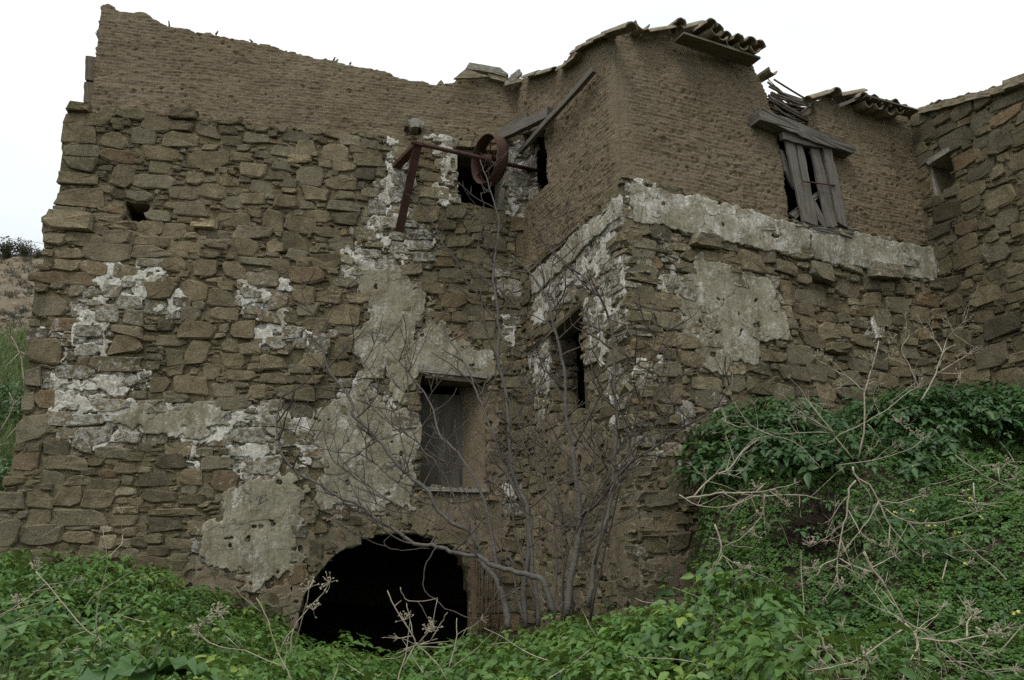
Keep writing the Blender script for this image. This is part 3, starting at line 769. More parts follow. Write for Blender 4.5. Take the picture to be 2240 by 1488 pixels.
def lay(pl, reg, outline, off, cover, special, keep, parent, seed, rust=0.09, val=(0.80, 1.12), sc=1.0, dep=1.0, hid=None, wash=None):
    r = np.random.default_rng(seed)
    u0, u1, v0, v1 = bb(outline, 0.1); rs = 0.0175
    nu, nv = int((u1 - u0) / rs) + 2, int((v1 - v0) / rs) + 2
    GU, GV = np.meshgrid(u0 + rs * (np.arange(nu) + .5), v0 + rs * (np.arange(nv) + .5), indexing='ij')
    R = reg(GU, GV); occ = R < -0.012
    C = cover(GU, GV) if cover else np.full(GU.shape, -1.0)
    out = []
    def place(cu, cv, a, b, rot, free, depth, t):
        m = max(a, b) + .02
        i0, i1 = max(0, int((cu - m - u0) / rs)), min(nu, int((cu + m - u0) / rs) + 1)
        j0, j1 = max(0, int((cv - m - v0) / rs)), min(nv, int((cv + m - v0) / rs) + 1)
        if i1 - i0 < 1 or j1 - j0 < 1: return False
        X, Y = GU[i0:i1, j0:j1] - cu, GV[i0:i1, j0:j1] - cv
        c, s = math.cos(rot), math.sin(rot)
        S = (np.abs((X * c + Y * s) / a) ** 3.4 + np.abs((-X * s + Y * c) / b) ** 3.4) <= 1.0
        k = S.sum()
        if k == 0: return False
        if (S & occ[i0:i1, j0:j1]).sum() > (1 - free) * k: return False
        occ[i0:i1, j0:j1] |= S
        cc = C[i0:i1, j0:j1][S]
        if (cc > depth + 0.004).mean() > 0.93: return True          # wholly under plaster
        out.append((a * b, cu, cv, a, b, rot, depth, t))
        return True
    def tint(big=True):
        q = r.random()
        return (r.uniform(*val) * (0.72 if q < .12 else 1.28 if q > .93 else 1.0), (r.uniform(.4, 1) if r.random() < rust else r.uniform(0, .18)), r.random())
    for (px, py, w, h, *fl) in special:
        cu, cv = pl.uv(px, py); a = abs(pl.uv(px + w / 2, py)[0] - pl.uv(px - w / 2, py)[0]) / 2; b = abs(pl.uv(px, py - h / 2)[1] - pl.uv(px, py + h / 2)[1]) / 2
        f = fl[0] if fl else ''
        t = list(tint())
        t[0] = r.uniform(.9, 1.15); t[1] = 0.1
        if 'r' in f: t[1] = 0.27 if 'rr' not in f else 0.65
        if 'd' in f: t[0] = 0.6
        if 'l' in f: t[0] = 1.5
        place(cu, cv, a * 1.0, b * 1.0, 0, 0.4, (0.11 if 'p' in f else r.uniform(.034, .058)) * dep, tuple(t))
    area = (u1 - u0) * (v1 - v0)
    for (a0, a1, b0, b1, dn, fr) in ((.15, .26, .085, .15, 45, .93), (.10, .18, .06, .115, 110, .91), (.06, .12, .04, .08, 190, .88)):
        a0, a1, b0, b1 = a0 * sc, a1 * sc, b0 * sc, b1 * sc
        for _ in range(int(area * dn)):
            cu, cv = r.uniform(u0, u1), r.uniform(v0, v1)
            i, j = int((cu - u0) / rs), int((cv - v0) / rs)
            if occ[i, j]: continue
            a_ = r.uniform(a0, a1)
            place(cu, cv, a_, min(r.uniform(b0, b1), a_ * r.uniform(.5, 1.0)), r.normal(0, .05), fr, r.uniform(.022, .058) * dep, tint(True))
    for (a0, a1, b0, b1, dn) in ((.06, .13, .03, .055, 70), (.04, .09, .018, .034, 150), (.025, .06, .012, .022, 200)):
        for _ in range(int(area * dn)):
            cu, cv = r.uniform(u0, u1), r.uniform(v0, v1)
            i, j = int((cu - u0) / rs), int((cv - v0) / rs)
            if occ[i, j]: continue
            place(cu, cv, r.uniform(a0, a1), r.uniform(b0, b1), r.normal(0, .16), .80, r.uniform(.012, .045) * dep, tint(False))
    if hid is not None: out = [o for o in out if not hid(o[1], o[2])]
    out.sort(key=lambda o: -o[0])
    small = MB()
    wz = wash(np.array([o[1] for o in out]), np.array([o[2] for o in out])) if wash else np.zeros(len(out))
    for n_, (_, cu, cv, a, b, rot, depth, t) in enumerate(out):
        base = float(off(np.array([cu]), np.array([cv]))[0])
        V, F = stone_geo(pl, cu, cv, a, b, rot, base, depth, r)
        A = np.tile([t[0], t[1], t[2], wz[n_]], (len(V), 1))
        if n_ < keep: mk('stone', V, F, M_STONE, parent, False, {'tint': A})
        else: small.add(V, F, tint=A)
    if small.n: tag(small.build('small_stones', M_STONE, parent), kind='stuff')
    print('stones', parent.name, len(out))

def crop(ox, oy, s, L): return [(ox + x / s, oy + y / s, w / s, h / s, *f) for (x, y, w, h, *f) in L]
SPA = crop(0, 0, 2.8, [(700, 865, 180, 95), (980, 940, 235, 110, 'r'), (1110, 865, 210, 85), (750, 1085, 145, 125), (955, 1120, 240, 95), (1280, 985, 260, 95), (1275, 820, 165, 85, 'r'), (1575, 850, 150, 95),
  (1875, 910, 130, 85), (2055, 940, 160, 95, 'r'), (1390, 1110, 140, 75, 'r'), (1555, 1045, 160, 85), (1885, 1085, 165, 115), (1920, 1195, 180, 85), (1840, 985, 150, 55, 'l'), (2075, 1135, 190, 75),
  (1680, 1355, 125, 130), (1830, 1380, 190, 100), (1180, 1290, 200, 95), (965, 1325, 160, 75), (640, 1340, 250, 62), (500, 1215, 290, 110), (480, 1100, 220, 75), (490, 1015, 210, 80), (490, 935, 210, 72),
  (490, 830, 190, 108), (540, 738, 260, 68), (490, 668, 135, 52, 'p'), (660, 690, 95, 65), (850, 1205, 170, 62), (1300, 1180, 160, 90), (1545, 1220, 160, 75), (1755, 1235, 140, 80), (430, 1300, 190, 60),
  (1130, 715, 170, 60, 'p'), (1380, 740, 190, 60), (980, 690, 200, 40, 'p'), (1330, 705, 170, 28, 'p'), (1560, 735, 130, 26, 'p'), (440, 1385, 300, 110, 'pl'), (1240, 1380, 170, 55, 'pl'), (720, 1400, 220, 50, 'p')]) \
 + crop(0, 500, 2.8, [(1080, 250, 170, 85, 'r'), (1265, 265, 140, 110, 'r'), (1445, 285, 160, 110, 'r'), (1875, 320, 205, 110, 'rr'), (410, 330, 360, 75, 'rr'), (345, 490, 240, 140), (1000, 410, 190, 100, 'r'),
  (1205, 405, 150, 125, 'r'), (1370, 455, 155, 110), (1710, 465, 130, 105), (1885, 515, 140, 80), (2095, 540, 200, 110, 'r'), (670, 555, 150, 110, 'r'), (845, 570, 130, 100), (1180, 550, 140, 80), (1375, 550, 190, 70),
  (1230, 645, 230, 95, 'r'), (1495, 645, 130, 110, 'r'), (790, 740, 210, 110, 'r'), (1220, 785, 150, 130), (1420, 740, 110, 80), (1085, 810, 110, 100), (730, 855, 310, 95), (1430, 825, 170, 85), (1685, 840, 160, 95),
  (2090, 870, 150, 90, 'r'), (1480, 920, 190, 65), (1680, 935, 150, 75), (990, 975, 140, 95, 'r'), (1195, 980, 215, 105, 'r'), (1380, 1010, 140, 80), (1580, 1015, 120, 85), (1810, 1020, 230, 90), (1910, 940, 170, 65, 'r'),
  (300, 780, 210, 150), (240, 930, 120, 130), (310, 1065, 120, 125, 'rr'), (210, 1070, 85, 120), (230, 1240, 180, 160), (430, 1270, 120, 90), (1810, 1300, 200, 130), (2110, 710, 120, 105), (1380, 630, 60, 50, 'lr'),
  (1310, 40, 200, 60), (1550, 30, 260, 70), (690, 180, 280, 110), (1510, 145, 160, 110), (950, 110, 200, 60), (1570, 230, 180, 50), (1100, 190, 150, 40), (1690, 130, 120, 70, 'p')]) \
 + crop(0, 960, 2.8, [(700, 105, 210, 75), (1060, 150, 190, 90, 'dr'), (430, 165, 250, 90), (790, 195, 150, 80), (970, 260, 190, 80, 'd'), (990, 365, 200, 85, 'd'), (1180, 380, 160, 60, 'd'), (450, 370, 170, 125),
  (640, 385, 190, 110), (290, 390, 140, 100), (110, 390, 190, 100), (525, 265, 180, 60), (210, 150, 150, 120, 'rr'), (1190, 250, 180, 90, 'r'), (530, 490, 310, 95), (290, 490, 140, 90), (1040, 535, 190, 95, 'd'),
  (310, 600, 240, 120), (105, 590, 150, 150), (520, 610, 190, 90), (1340, 160, 220, 90), (1090, 455, 320, 45), (800, 335, 120, 50, 'l'), (800, 450, 130, 45, 'l'), (690, 560, 80, 45, 'l'), (690, 640, 100, 80, 'l'), (885, 640, 110, 60, 'd')])
SPC = crop(1440, 500, 2.8, [(565, 205, 150, 120), (390, 190, 220, 60), (280, 90, 190, 70, 'p'), (660, 155, 105, 110), (1010, 260, 120, 110, 'p'), (1380, 265, 165, 90, 'p'), (1130, 460, 160, 90), (955, 410, 230, 90), (1050, 625, 150, 110),
  (1150, 635, 110, 70), (925, 590, 100, 110), (860, 780, 170, 110), (700, 790, 150, 80), (820, 890, 180, 80), (460, 950, 120, 100), (600, 970, 150, 100), (1090, 740, 150, 70, 'p'), (1220, 840, 140, 90), (610, 660, 130, 100),
  (50, 570, 180, 110), (190, 600, 130, 110), (180, 700, 150, 90), (190, 810, 180, 90, 'r'), (60, 680, 130, 110), (60, 450, 150, 90), (1480, 890, 120, 80, 'r'), (1600, 540, 90, 100), (1310, 490, 80, 80), (780, 230, 130, 90), (870, 150, 150, 80)])
lay(PA, regA, A_STONE, offA, covA, SPA, 300, wallA, 11, dep=1.05, wash=washA)
lay(PB, regB, B_STONE, offB, covB, [], 110, wallB, 23, sc=.85, hid=lambda u, v: v < 0.5, wash=washB)
lay(PC, regC, C_STONE, offC, covC, SPC, 190, wallC, 37, sc=.88, dep=1.2, hid=lambda u, v: (u > 1.6 and v < 2.5) or v < 0.5, wash=washC)
lay(PD, regD, D_STONE, offD, None, [], 300, wallD, 53, .06, (0.66, 0.98), 1.05, dep=.95, hid=lambda u, v: v < 2.4, wash=washD)
# ------------------------------------------------------------------ dark rooms behind the openings
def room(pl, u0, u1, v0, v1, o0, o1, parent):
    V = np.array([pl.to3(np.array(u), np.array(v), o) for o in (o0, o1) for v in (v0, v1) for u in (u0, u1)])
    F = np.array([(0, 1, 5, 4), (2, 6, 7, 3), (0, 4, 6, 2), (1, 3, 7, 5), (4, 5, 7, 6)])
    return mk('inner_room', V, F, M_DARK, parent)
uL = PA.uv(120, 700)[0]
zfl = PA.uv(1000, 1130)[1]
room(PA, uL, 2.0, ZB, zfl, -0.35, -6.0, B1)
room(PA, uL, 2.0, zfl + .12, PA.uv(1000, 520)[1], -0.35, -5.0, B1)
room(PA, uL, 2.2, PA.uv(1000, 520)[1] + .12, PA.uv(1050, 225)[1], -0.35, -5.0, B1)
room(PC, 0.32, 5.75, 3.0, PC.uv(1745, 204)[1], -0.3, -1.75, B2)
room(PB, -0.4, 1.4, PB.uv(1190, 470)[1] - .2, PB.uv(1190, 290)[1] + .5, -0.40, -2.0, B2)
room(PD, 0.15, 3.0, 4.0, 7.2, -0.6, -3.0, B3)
mk('side_wall', *(lambda g: (g[0], g[1]))(box_geo(PA.to3(np.array(PA.uv(150, 240)[0] + .3), np.array(3.4), -3.4), PA.d * .15, PA.n * 2.9, (0, 0, 4.0))), M_MORTAR, B1)

def slab3(P, thick, name, mat, parent):
    P = [np.asarray(p, float) for p in P]
    n = np.cross(P[1] - P[0], P[3] - P[0]); n /= np.linalg.norm(n)
    V = np.array(P + [p - n * thick for p in P])
    g = np.array([[np.dot(v, P[1] - P[0]) / np.linalg.norm(P[1] - P[0]), np.dot(v, P[3] - P[0]) / np.linalg.norm(P[3] - P[0]), 0] for v in V])
    F = np.array([(0, 1, 2, 3), (7, 6, 5, 4), (0, 4, 5, 1), (1, 5, 6, 2), (2, 6, 7, 3), (3, 7, 4, 0)])
    return mk(name, V, F, mat, parent, False, {'grain': g})

def pris(name, pl, pts, off, thick, mat, parent=None, jit=0.004, sub=4):
    V, F, g = prism(pl, pts, off, thick, jit, sub)
    return mk(name, V, F, mat, parent, False, {'grain': g})

# doorway: blocked with a grey render, deep splayed jamb, thin double lintel, pale sill
pris('door_blocking', PA, [(890, 858), (1018, 866), (1018, 1085), (890, 1085)], -0.45, 0.1, M_CEMENT, B1, 0.003)
slab3([PA.hit(1064, 1070, -.012), PA.hit(1007, 1068, -.5), PA.hit(1005, 826, -.5), PA.hit(1064, 828, -.012)], -0.04, 'door_jamb', M_MUD, B1)
pris('door_lintel', PA, [(915, 796), (1066, 820), (1066, 828), (915, 812)], 0.085, 0.4, M_SLAB, B1)
pris('door_lintel', PA, [(932, 814), (1066, 829), (1050, 838), (930, 826)], 0.05, 0.4, M_BEAM, B1)
pris('door_sill', PA, [(922, 1066), (1066, 1069), (1067, 1077), (926, 1074)], 0.10, 0.4, M_SLAB, B1)
# upper window
slab3([PA.hit(1109, 462, -.012), PA.hit(1082, 458, -.5), PA.hit(1082, 330, -.5), PA.hit(1109, 336, -.012)], -0.04, 'window_jamb', M_SLAB, B1)
pris('window_lintel', PA, [(996, 315), (1110, 335), (1110, 349), (996, 338)], -0.05, 0.4, M_BEAM, B1)
for k, (ya, o) in enumerate(((352, -.9), (372, -1.3))):
    pris('floor_beam', PA, [(985, ya), (1100, ya + 22), (1100, ya + 32), (985, ya + 11)], o, 0.12, M_BEAM, B1)
# stones hanging in the mud, old boards, remains of the roof edge
pris('corbel_stone', PA, [(897, 258), (917, 259), (917, 277), (898, 278)], 0.10, 0.3, M_SLAB, B1, 0.006, 2)
pris('corbel_stone', PA, [(886, 258), (894, 257), (893, 275), (885, 275)], 0.02, 0.3, M_BEAM, B1, 0.006, 2)
pris('corbel_stone', PA, [(915, 262), (928, 266), (925, 283), (917, 278)], 0.0, 0.2, M_SLAB, B1, 0.01, 2)
pris('eave_board', PA, [(187, 121), (214, 125), (210, 177), (186, 173)], -0.22, 0.25, M_BEAM, B1, 0.003)
pris('eave_board', PA, [(184, 178), (208, 181), (205, 226), (182, 222)], -0.22, 0.25, M_BEAM, B1, 0.003)
pris('eave_board', PA, [(207, 70), (226, 74), (224, 88), (216, 84)], -0.22, 0.2, M_SLAB, B1, 0.004)
pris('roof_slab', PA, [(993, 171), (1018, 151), (1073, 168)], 0.06, 0.05, M_TILE, B1, 0.003)
pris('roof_slab', PA, [(1018, 150), (1027, 136), (1095, 148), (1113, 163), (1106, 167), (1070, 158)], 0.0, 0.3, M_SLAB, B1, 0.005)
pris('roof_slab', PA, [(1066, 158), (1112, 166), (1105, 179), (1070, 170)], -0.03, 0.2, M_TILE, B1, 0.004)
pris('roof_slab', PA, [(1104, 180), (1118, 164), (1136, 151), (1143, 160), (1121, 176), (1106, 188)], 0.06, 0.1, M_SLAB, B1, 0.005)
pris('roof_slab', PA, [(1104, 188), (1128, 171), (1160, 175), (1130, 181)], 0.08, 0.06, M_TILE, B1, 0.003)
pris('roof_slab', PA, [(955, 184), (965, 174), (973, 184)], -0.2, 0.1, M_TILE, B1, 0.003, 2)
for a, b in (((371, 62), (369, 46)), ((472, 76), (477, 68)), ((729, 134), (733, 125)), ((735, 135), (740, 130)), ((765, 141), (768, 136)), ((552, 92), (546, 86))):
    V, F, g = tube([PA.hit(*a, -.2), PA.hit(*b, -.2)], [.02, .012], 5); mk('roof_stick', V, F, M_BEAM, B1, True, {'grain': g})
# timber in the wall
pris('wall_timber', PA, [(160, 861), (260, 872), (400, 877), (520, 883), (592, 885), (592, 893), (500, 893), (400, 889), (260, 883), (203, 877)], 0.16, 0.15, M_WOOD, B1, 0.008, 3)
pris('wall_timber', PA, [(210, 880), (340, 889), (500, 895), (606, 896), (600, 902), (480, 903), (330, 896), (225, 886)], 0.145, 0.15, M_WOOD, B1, 0.008, 3)
V, F, g = tube([PA.hit(639, 1010, -.1), PA.hit(637, 1012, .13)], .05, 9); mk('drain_pipe', V, F, M_SLAB, B1, True)

# arch stones round the vault
_ap = smooth_path(A_HOLES['arch'][1:12], 6)
_L = np.r_[0, np.cumsum(np.linalg.norm(np.diff(_ap, axis=0), axis=1))]
_r = np.random.default_rng(5)
s_ = 0.1
while s_ < _L[-1] - .05:
    w = _r.uniform(.13, .24); q = s_ + w / 2
    c = np.array([np.interp(q, _L, _ap[:, 0]), np.interp(q, _L, _ap[:, 1])])
    e = np.array([np.interp(q + .05, _L, _ap[:, 0]), np.interp(q + .05, _L, _ap[:, 1])]) - np.array([np.interp(q - .05, _L, _ap[:, 0]), np.interp(q - .05, _L, _ap[:, 1])])
    ang = math.atan2(e[1], e[0]); nrm = np.array([-e[1], e[0]]) / np.linalg.norm(e)
    hh = _r.uniform(.30, .46)
    p = c + nrm * (hh / 2 + .06)
    V, F = stone_geo(PA, p[0], p[1], w / 2 * .95, hh / 2, ang, float(offA(np.array([p[0]]), np.array([p[1]]))[0]), _r.uniform(.03, .05), _r)
    mk('arch_stone', V, F, M_STONE, B1, False, {'tint': np.tile([_r.uniform(.85, 1.15), _r.uniform(0, .2), _r.random(), .3], (len(V), 1))})
    s_ += w + .02

# ------------------------------------------------------------------ wing: corner stones, blocked side window, beams
_r = np.random.default_rng(9)
z = 0.9; k = 0
ztop = PB.uv(1392, 470)[1]
cn = (PB.n + PC.n); cn /= np.linalg.norm(cn)
while z < ztop:
    h = _r.choice([_r.uniform(.06, .11), _r.uniform(.14, .28)])
    la, lb = (_r.uniform(.26, .42), _r.uniform(.14, .22)) if k % 2 else (_r.uniform(.14, .22), _r.uniform(.26, .42))
    th = np.array([[sx, sy, sz] for sz in (-1, -.6, .6, 1) for sx, sy in ((-1, -1), (-.6, -1.0), (.6, -1.0), (1, -1), (1, -.6), (1, .6), (1, 1), (.6, 1), (-.6, 1), (-1, 1), (-1, .6), (-1, -.6))], float)
    sc = np.where(np.abs(th[:, 2:]) > .9, .86, 1.0)
    th[:, :2] *= sc
    r_ = np.maximum(np.abs(th[:, 0]), np.abs(th[:, 1])); dd = np.minimum(np.abs(th[:, 0]), np.abs(th[:, 1]))
    th[:, :2] *= np.where((dd / r_ > .9)[:, None], .93, 1.0)
    th += _r.normal(0, .07, th.shape)
    fr = c1 + cn * 0.0
    V = fr + (th[:, :1] * la - la + 0.04) * PC.d * -1 + (th[:, 1:2] * lb - lb + 0.04) * PB.d + np.array([0, 0, z + h / 2]) + th[:, 2:] * np.array([0, 0, h * .47])
    F = [(a * 12 + i, a * 12 + (i + 1) % 12, (a + 1) * 12 + (i + 1) % 12, (a + 1) * 12 + i) for a in range(3) for i in range(12)]
    top = [(36, 36 + i, 36 + i + 1) for i in range(1, 11)]; bot = [(0, i + 1, i) for i in range(1, 11)]
    mk('corner_stone', V, [np.array(F), np.array(top + bot)], M_STONE, B2, False, {'tint': np.tile([_r.uniform(.8, 1.15), _r.uniform(0, .25), _r.random(), _r.choice([0, .8])], (len(V), 1))})
    z += h; k += 1
pris('window_lintel', PB, [(1150, 766), (1205, 717), (1270, 661), (1272, 671), (1206, 728), (1152, 776)], 0.05, 0.35, M_BEAM, B2, 0.008)
uj = PB.uv(1205, 800)[0]
PJ = Plane(PB.to3(np.array(uj + .012), np.array(0.0))[:2], (-PB.n[0], -PB.n[1]))
JR = np.array([(.0, PB.uv(1205, 905)[1]), (.42, PB.uv(1205, 905)[1]), (.42, PB.uv(1205, 735)[1]), (.0, PB.uv(1205, 735)[1])])
V, F, _ = sheet_geo(PJ, region(JR, [], .0), bb(JR), .04, lambda U, Vv: (fbm(U * 8, Vv * 8, 5, 3) - .5) * .03, None)
jamb = mk('window_jamb', V, F, M_MORTAR, B2, True)
lay(PJ, region(JR, [], .0), JR, lambda U, V: U * 0 + .0, None, [], 40, jamb, 71, sc=.8)
room(PB, .5, 2.9, PB.uv(1240, 930)[1], PB.uv(1240, 640)[1], -.38, -1.4, B2)
pris('wall_plate', PB, [(1150, 590), (1215, 536), (1262, 494), (1266, 500), (1216, 545), (1152, 600)], 0.05, 0.1, M_BEAM, B2, 0.01)

# ------------------------------------------------------------------ clay roof tiles
def tile(p0, p1, parent, r0=.095, r1=.075, up=(0, 0, 1), arc=math.pi * .95, seg=7, name='roof_tile'):
    p0, p1, up = (np.asarray(q, float) for q in (p0, p1, up))
    ax = p1 - p0; L = np.linalg.norm(ax); ax /= L
    sd_ = np.cross(ax, up); sd_ /= np.linalg.norm(sd_); u2 = np.cross(sd_, ax)
    V = []
    for t, r in ((0, r0), (.5, (r0 + r1) / 2), (1, r1)):
        for dr in (0, -.016):
            for k in range(seg + 1):
                a = (math.pi - arc) / 2 + arc * k / seg
                V.append(p0 + ax * L * t + sd_ * math.cos(a) * (r + dr) + u2 * (math.sin(a) * (r + dr) - r0 * .3))
    V = np.array(V) + rng.normal(0, .003, (len(V), 3)); m = seg + 1
    F = []
    for i in range(2):
        o, n2 = i * 2 * m, (i + 1) * 2 * m
        for k in range(seg):
            F.append((o + k, o + k + 1, n2 + k + 1, n2 + k)); F.append((o + m + k + 1, o + m + k, n2 + m + k, n2 + m + k + 1))
        F += [(o, n2, n2 + m, o + m), (o + seg + m, n2 + seg + m, n2 + seg, o + seg)]
    for o in (0, 4 * m):
        for k in range(seg): F.append((o + k, o + m + k, o + m + k + 1, o + k + 1) if o == 0 else (o + k + 1, o + m + k + 1, o + m + k, o + k))
    return mk(name, V, np.array(F), M_TILE, parent, False)
for a, b in (((1148, 172), (1180, 163)), ((1168, 168), (1214, 156)), ((1228, 154), (1248, 143)), ((1243, 146), (1262, 132)), ((1256, 119), (1284, 104)), ((1268, 108), (1310, 92)),
             ((1292, 94), (1336, 78)), ((1324, 77), (1382, 60))):
    p, q = PB.hit(*a, .0), PB.hit(*b, .0)
    d = (q - p) / np.linalg.norm(q - p); L = max(np.linalg.norm(q - p), .42)
    tile((p + q) / 2 - d * L / 2, (p + q) / 2 + d * L / 2, B2, .085, .10)
q = PC.hit(1396, 64, .05); tile(q + PC.n * .12, q - PC.n * .3 + np.array([0, 0, .06]), B2, .12, .1, (0, 0, -1))
for a, b in (((1412, 76), (1472, 64)), ((1486, 68), (1536, 54)), ((1766, 220), (1812, 205)), ((1832, 214), (1888, 202))):
    tile(PC.hit(*a, .02), PC.hit(*b, .02), B2, .10, .09)
for (x, y) in ((1482, 58), (1822, 207)):
    q = PC.hit(x, y, .05); tile(q + PC.n * .1, q - PC.n * .35 + np.array([0, 0, .1]), B2, .1, .09)
def eave(px0, py0, px1, py1, n, rows, off=0.34, drop=.55):
    e0, e1 = PC.hit(px0, py0, off), PC.hit(px1, py1, off)
    back = -PC.n * .5 + np.array([0, 0, .5 * drop * .45])
    for rw in range(rows):
        for k in range(n + 1):
            c = e0 + (e1 - e0) * k / n + back * rw * .8 + np.array([0, 0, .03 * rw]) + rng.normal(0, .024, 3)
            if not (rw == rows - 1 and k > n - 2): tile(c, c + back + rng.normal(0, .03, 3), B2, .105, .085)
            if k < n:
                c = c + (e1 - e0) * .5 / n - np.array([0, 0, .075]) - PC.n * .03
                tile(c, c + back, B2, .095, .11, (0, 0, -1))
eave(1550, 55, 1664, 96, 5, 2)
eave(1893, 205, 1984, 236, 4, 2, .25)
q = PC.hit(1668, 158, -.1); tile(q + PC.d * .12 + PC.n * .1, q + PC.d * .05 - PC.n * .3, B2, .1, .09, (0, 0, -1))
def board_from(p0, p1, wv, tv, name, mat, parent):
    p0, p1 = np.asarray(p0), np.asarray(p1)
    V, F, g = box_geo((p0 + p1) / 2, (p1 - p0) / 2, np.asarray(wv) / 2, np.asarray(tv) / 2)
    return mk(name, V + rng.normal(0, .004, V.shape), F, mat, parent, False, {'grain': g})
board_from(PC.hit(1484, 82, .16), PC.hit(1652, 136, .16), PC.n * .24, (0, 0, .03), 'eave_board', M_BEAM, B2)
board_from(PC.hit(1884, 216, .14), PC.hit(2000, 248, .14), PC.n * .22, (0, 0, .03), 'eave_board', M_BEAM, B2)
board_from(PC.hit(1835, 232, .06), PC.hit(1896, 207, .10), PC.n * .03, (0, 0, .05), 'roof_stick', M_WOOD, B2)
for a, b, c, d in (((2008, 236), (2060, 224), 12, 0), ((2058, 224), (2106, 212), 12, .02), ((2105, 210), (2166, 196), 13, .01), ((2164, 194), (2196, 185), 14, .03), ((2192, 176), (2240, 160), 20, .08), ((2236, 164), (2290, 146), 22, .06)):
    pris('roof_tile', PD, [a, b, (b[0] + 1, b[1] + c), (a[0] + 1, a[1] + c)], .07 + d, .45, M_TILE, B3, .004)

# ------------------------------------------------------------------ broken roof canes and the wooden window
_r = np.random.default_rng(21)
for k in range(48):
    y0, y1 = _r.uniform(206, 268), _r.uniform(226, 290)
    o = _r.uniform(-.85, -.12)
    p, q = PC.hit(_r.uniform(1676, 1700), y0 - 4 - 30 * (o < -.5), o), PC.hit(_r.uniform(1770, 1800), max(y1, y0 + 4) - 14 * (o < -.5), o - .1)
    m = (p + q) / 2 - np.array([0, 0, _r.uniform(.0, .10)])
    V, F, g = tube(smooth_path([p, m, q], 4), _r.uniform(.009, .022), 5); mk('roof_cane', V, F, M_BEAM, B2, True, {'grain': g})
for a, b in (((1684, 210), (1716, 238)), ((1690, 214), (1766, 258)), ((1700, 206), (1790, 240)), ((1694, 232), (1738, 262))):
    V, F, g = tube([PC.hit(*a, -.05), PC.hit((a[0] + b[0]) / 2, (a[1] + b[1]) / 2 + 3, .0), PC.hit(*b, -.1)], .014, 5); mk('roof_cane', V, F, M_WOOD, B2, True, {'grain': g})
WIN = empty('broken_window', PC.hit(1790, 497, .05), 'grey weathered wooden window frame with broken vertical planks leaning in the mud wall', 'window')
WIN.parent = B2
WIN.location = [float(c) for c in PC.hit(1790, 497, .05) - WL[B2.name]]
for k in ('category', 'label'): del WIN[k]
pris('frame', PC, [(1711, 289), (1727, 286), (1812, 309), (1808, 326), (1760, 316), (1713, 303)], .09, .07, M_WOOD, WIN)
pris('frame', PC, [(1800, 318), (1814, 311), (1834, 390), (1857, 500), (1852, 497), (1834, 486), (1816, 400)], .08, .09, M_WOOD, WIN)
pris('plank', PC, [(1717, 305), (1737, 309), (1752, 390), (1772, 487), (1757, 484), (1738, 400)], .05, .03, M_WOOD, WIN)
pris('plank', PC, [(1742, 315), (1756, 318), (1770, 395), (1791, 494), (1772, 489), (1756, 400)], .045, .03, M_WOOD, WIN)
pris('plank', PC, [(1773, 322), (1792, 327), (1802, 370), (1816, 420), (1822, 460), (1833, 494), (1822, 497), (1809, 496), (1792, 415)], .05, .03, M_WOOD, WIN)
pris('plank', PC, [(1776, 430), (1784, 440), (1811, 492), (1804, 501), (1789, 480)], .03, .03, M_WOOD, WIN)
pris('brace', PC, [(1726, 467), (1790, 418), (1794, 428), (1742, 478)], -.02, .04, M_WOOD, WIN)
pris('brace', PC, [(1706, 326), (1714, 332), (1740, 398), (1738, 412), (1716, 372)], -.03, .04, M_WOOD, WIN)
V, F, g = tube([PC.hit(1757, 397, .10), PC.hit(1827, 406, .10)], .012, 6); mk('iron_bar', V, F, M_RUST, WIN, True)
LB = [(1660, 240), (1668, 238), (1740, 266), (1872, 320), (1873, 330), (1864, 334), (1800, 316), (1740, 292), (1690, 270), (1662, 262)]
pris('window_lintel', PC, LB, .14, .24, M_WOOD, B2, .006)
for pts, o in (([(1740, 494), (1800, 500), (1870, 508), (1868, 514), (1740, 500)], .06), ([(1742, 486), (1830, 499), (1880, 503), (1876, 508), (1745, 494)], .03)):
    pris('window_sill', PC, pts, o, .3, M_WOOD, B2, .006)
pris('sill_rubble', PC, [(1880, 512), (1960, 525), (2030, 536), (2000, 541), (1900, 522)], -.02, .2, M_BEAM, B2, .01)
# slot window in the dark house
slab3([PD.hit(2035, 356, -.012), PD.hit(2052, 432, -.012), PD.hit(2082, 408, -.6), PD.hit(2064, 345, -.6)], .04, 'window_jamb', M_SLAB, B3)
pris('window_lintel', PD, [(2022, 352), (2074, 322), (2078, 331), (2030, 361)], .07, .5, M_SLAB, B3, .005)

# ------------------------------------------------------------------ rusty belt pulley on its shaft
W1 = PA.hit(863, 366, .03)
d_ = ray(913, 314); E = CAM + d_ * ((W1[2] - CAM[2]) / d_[2])
S2 = PA.hit(1196, 379, -.05)
SH = empty('pulley_shaft', E, 'rusty belt pulley wheel on a long shaft held by an angled iron bracket', 'pulley')
ax = S2 - E; ax /= np.linalg.norm(ax)
V, F, g = tube([E - ax * .10, S2 + ax * .25], .036, 10); mk('shaft', V, F, M_RUST, SH, True)
d_ = ray(1071, 349)
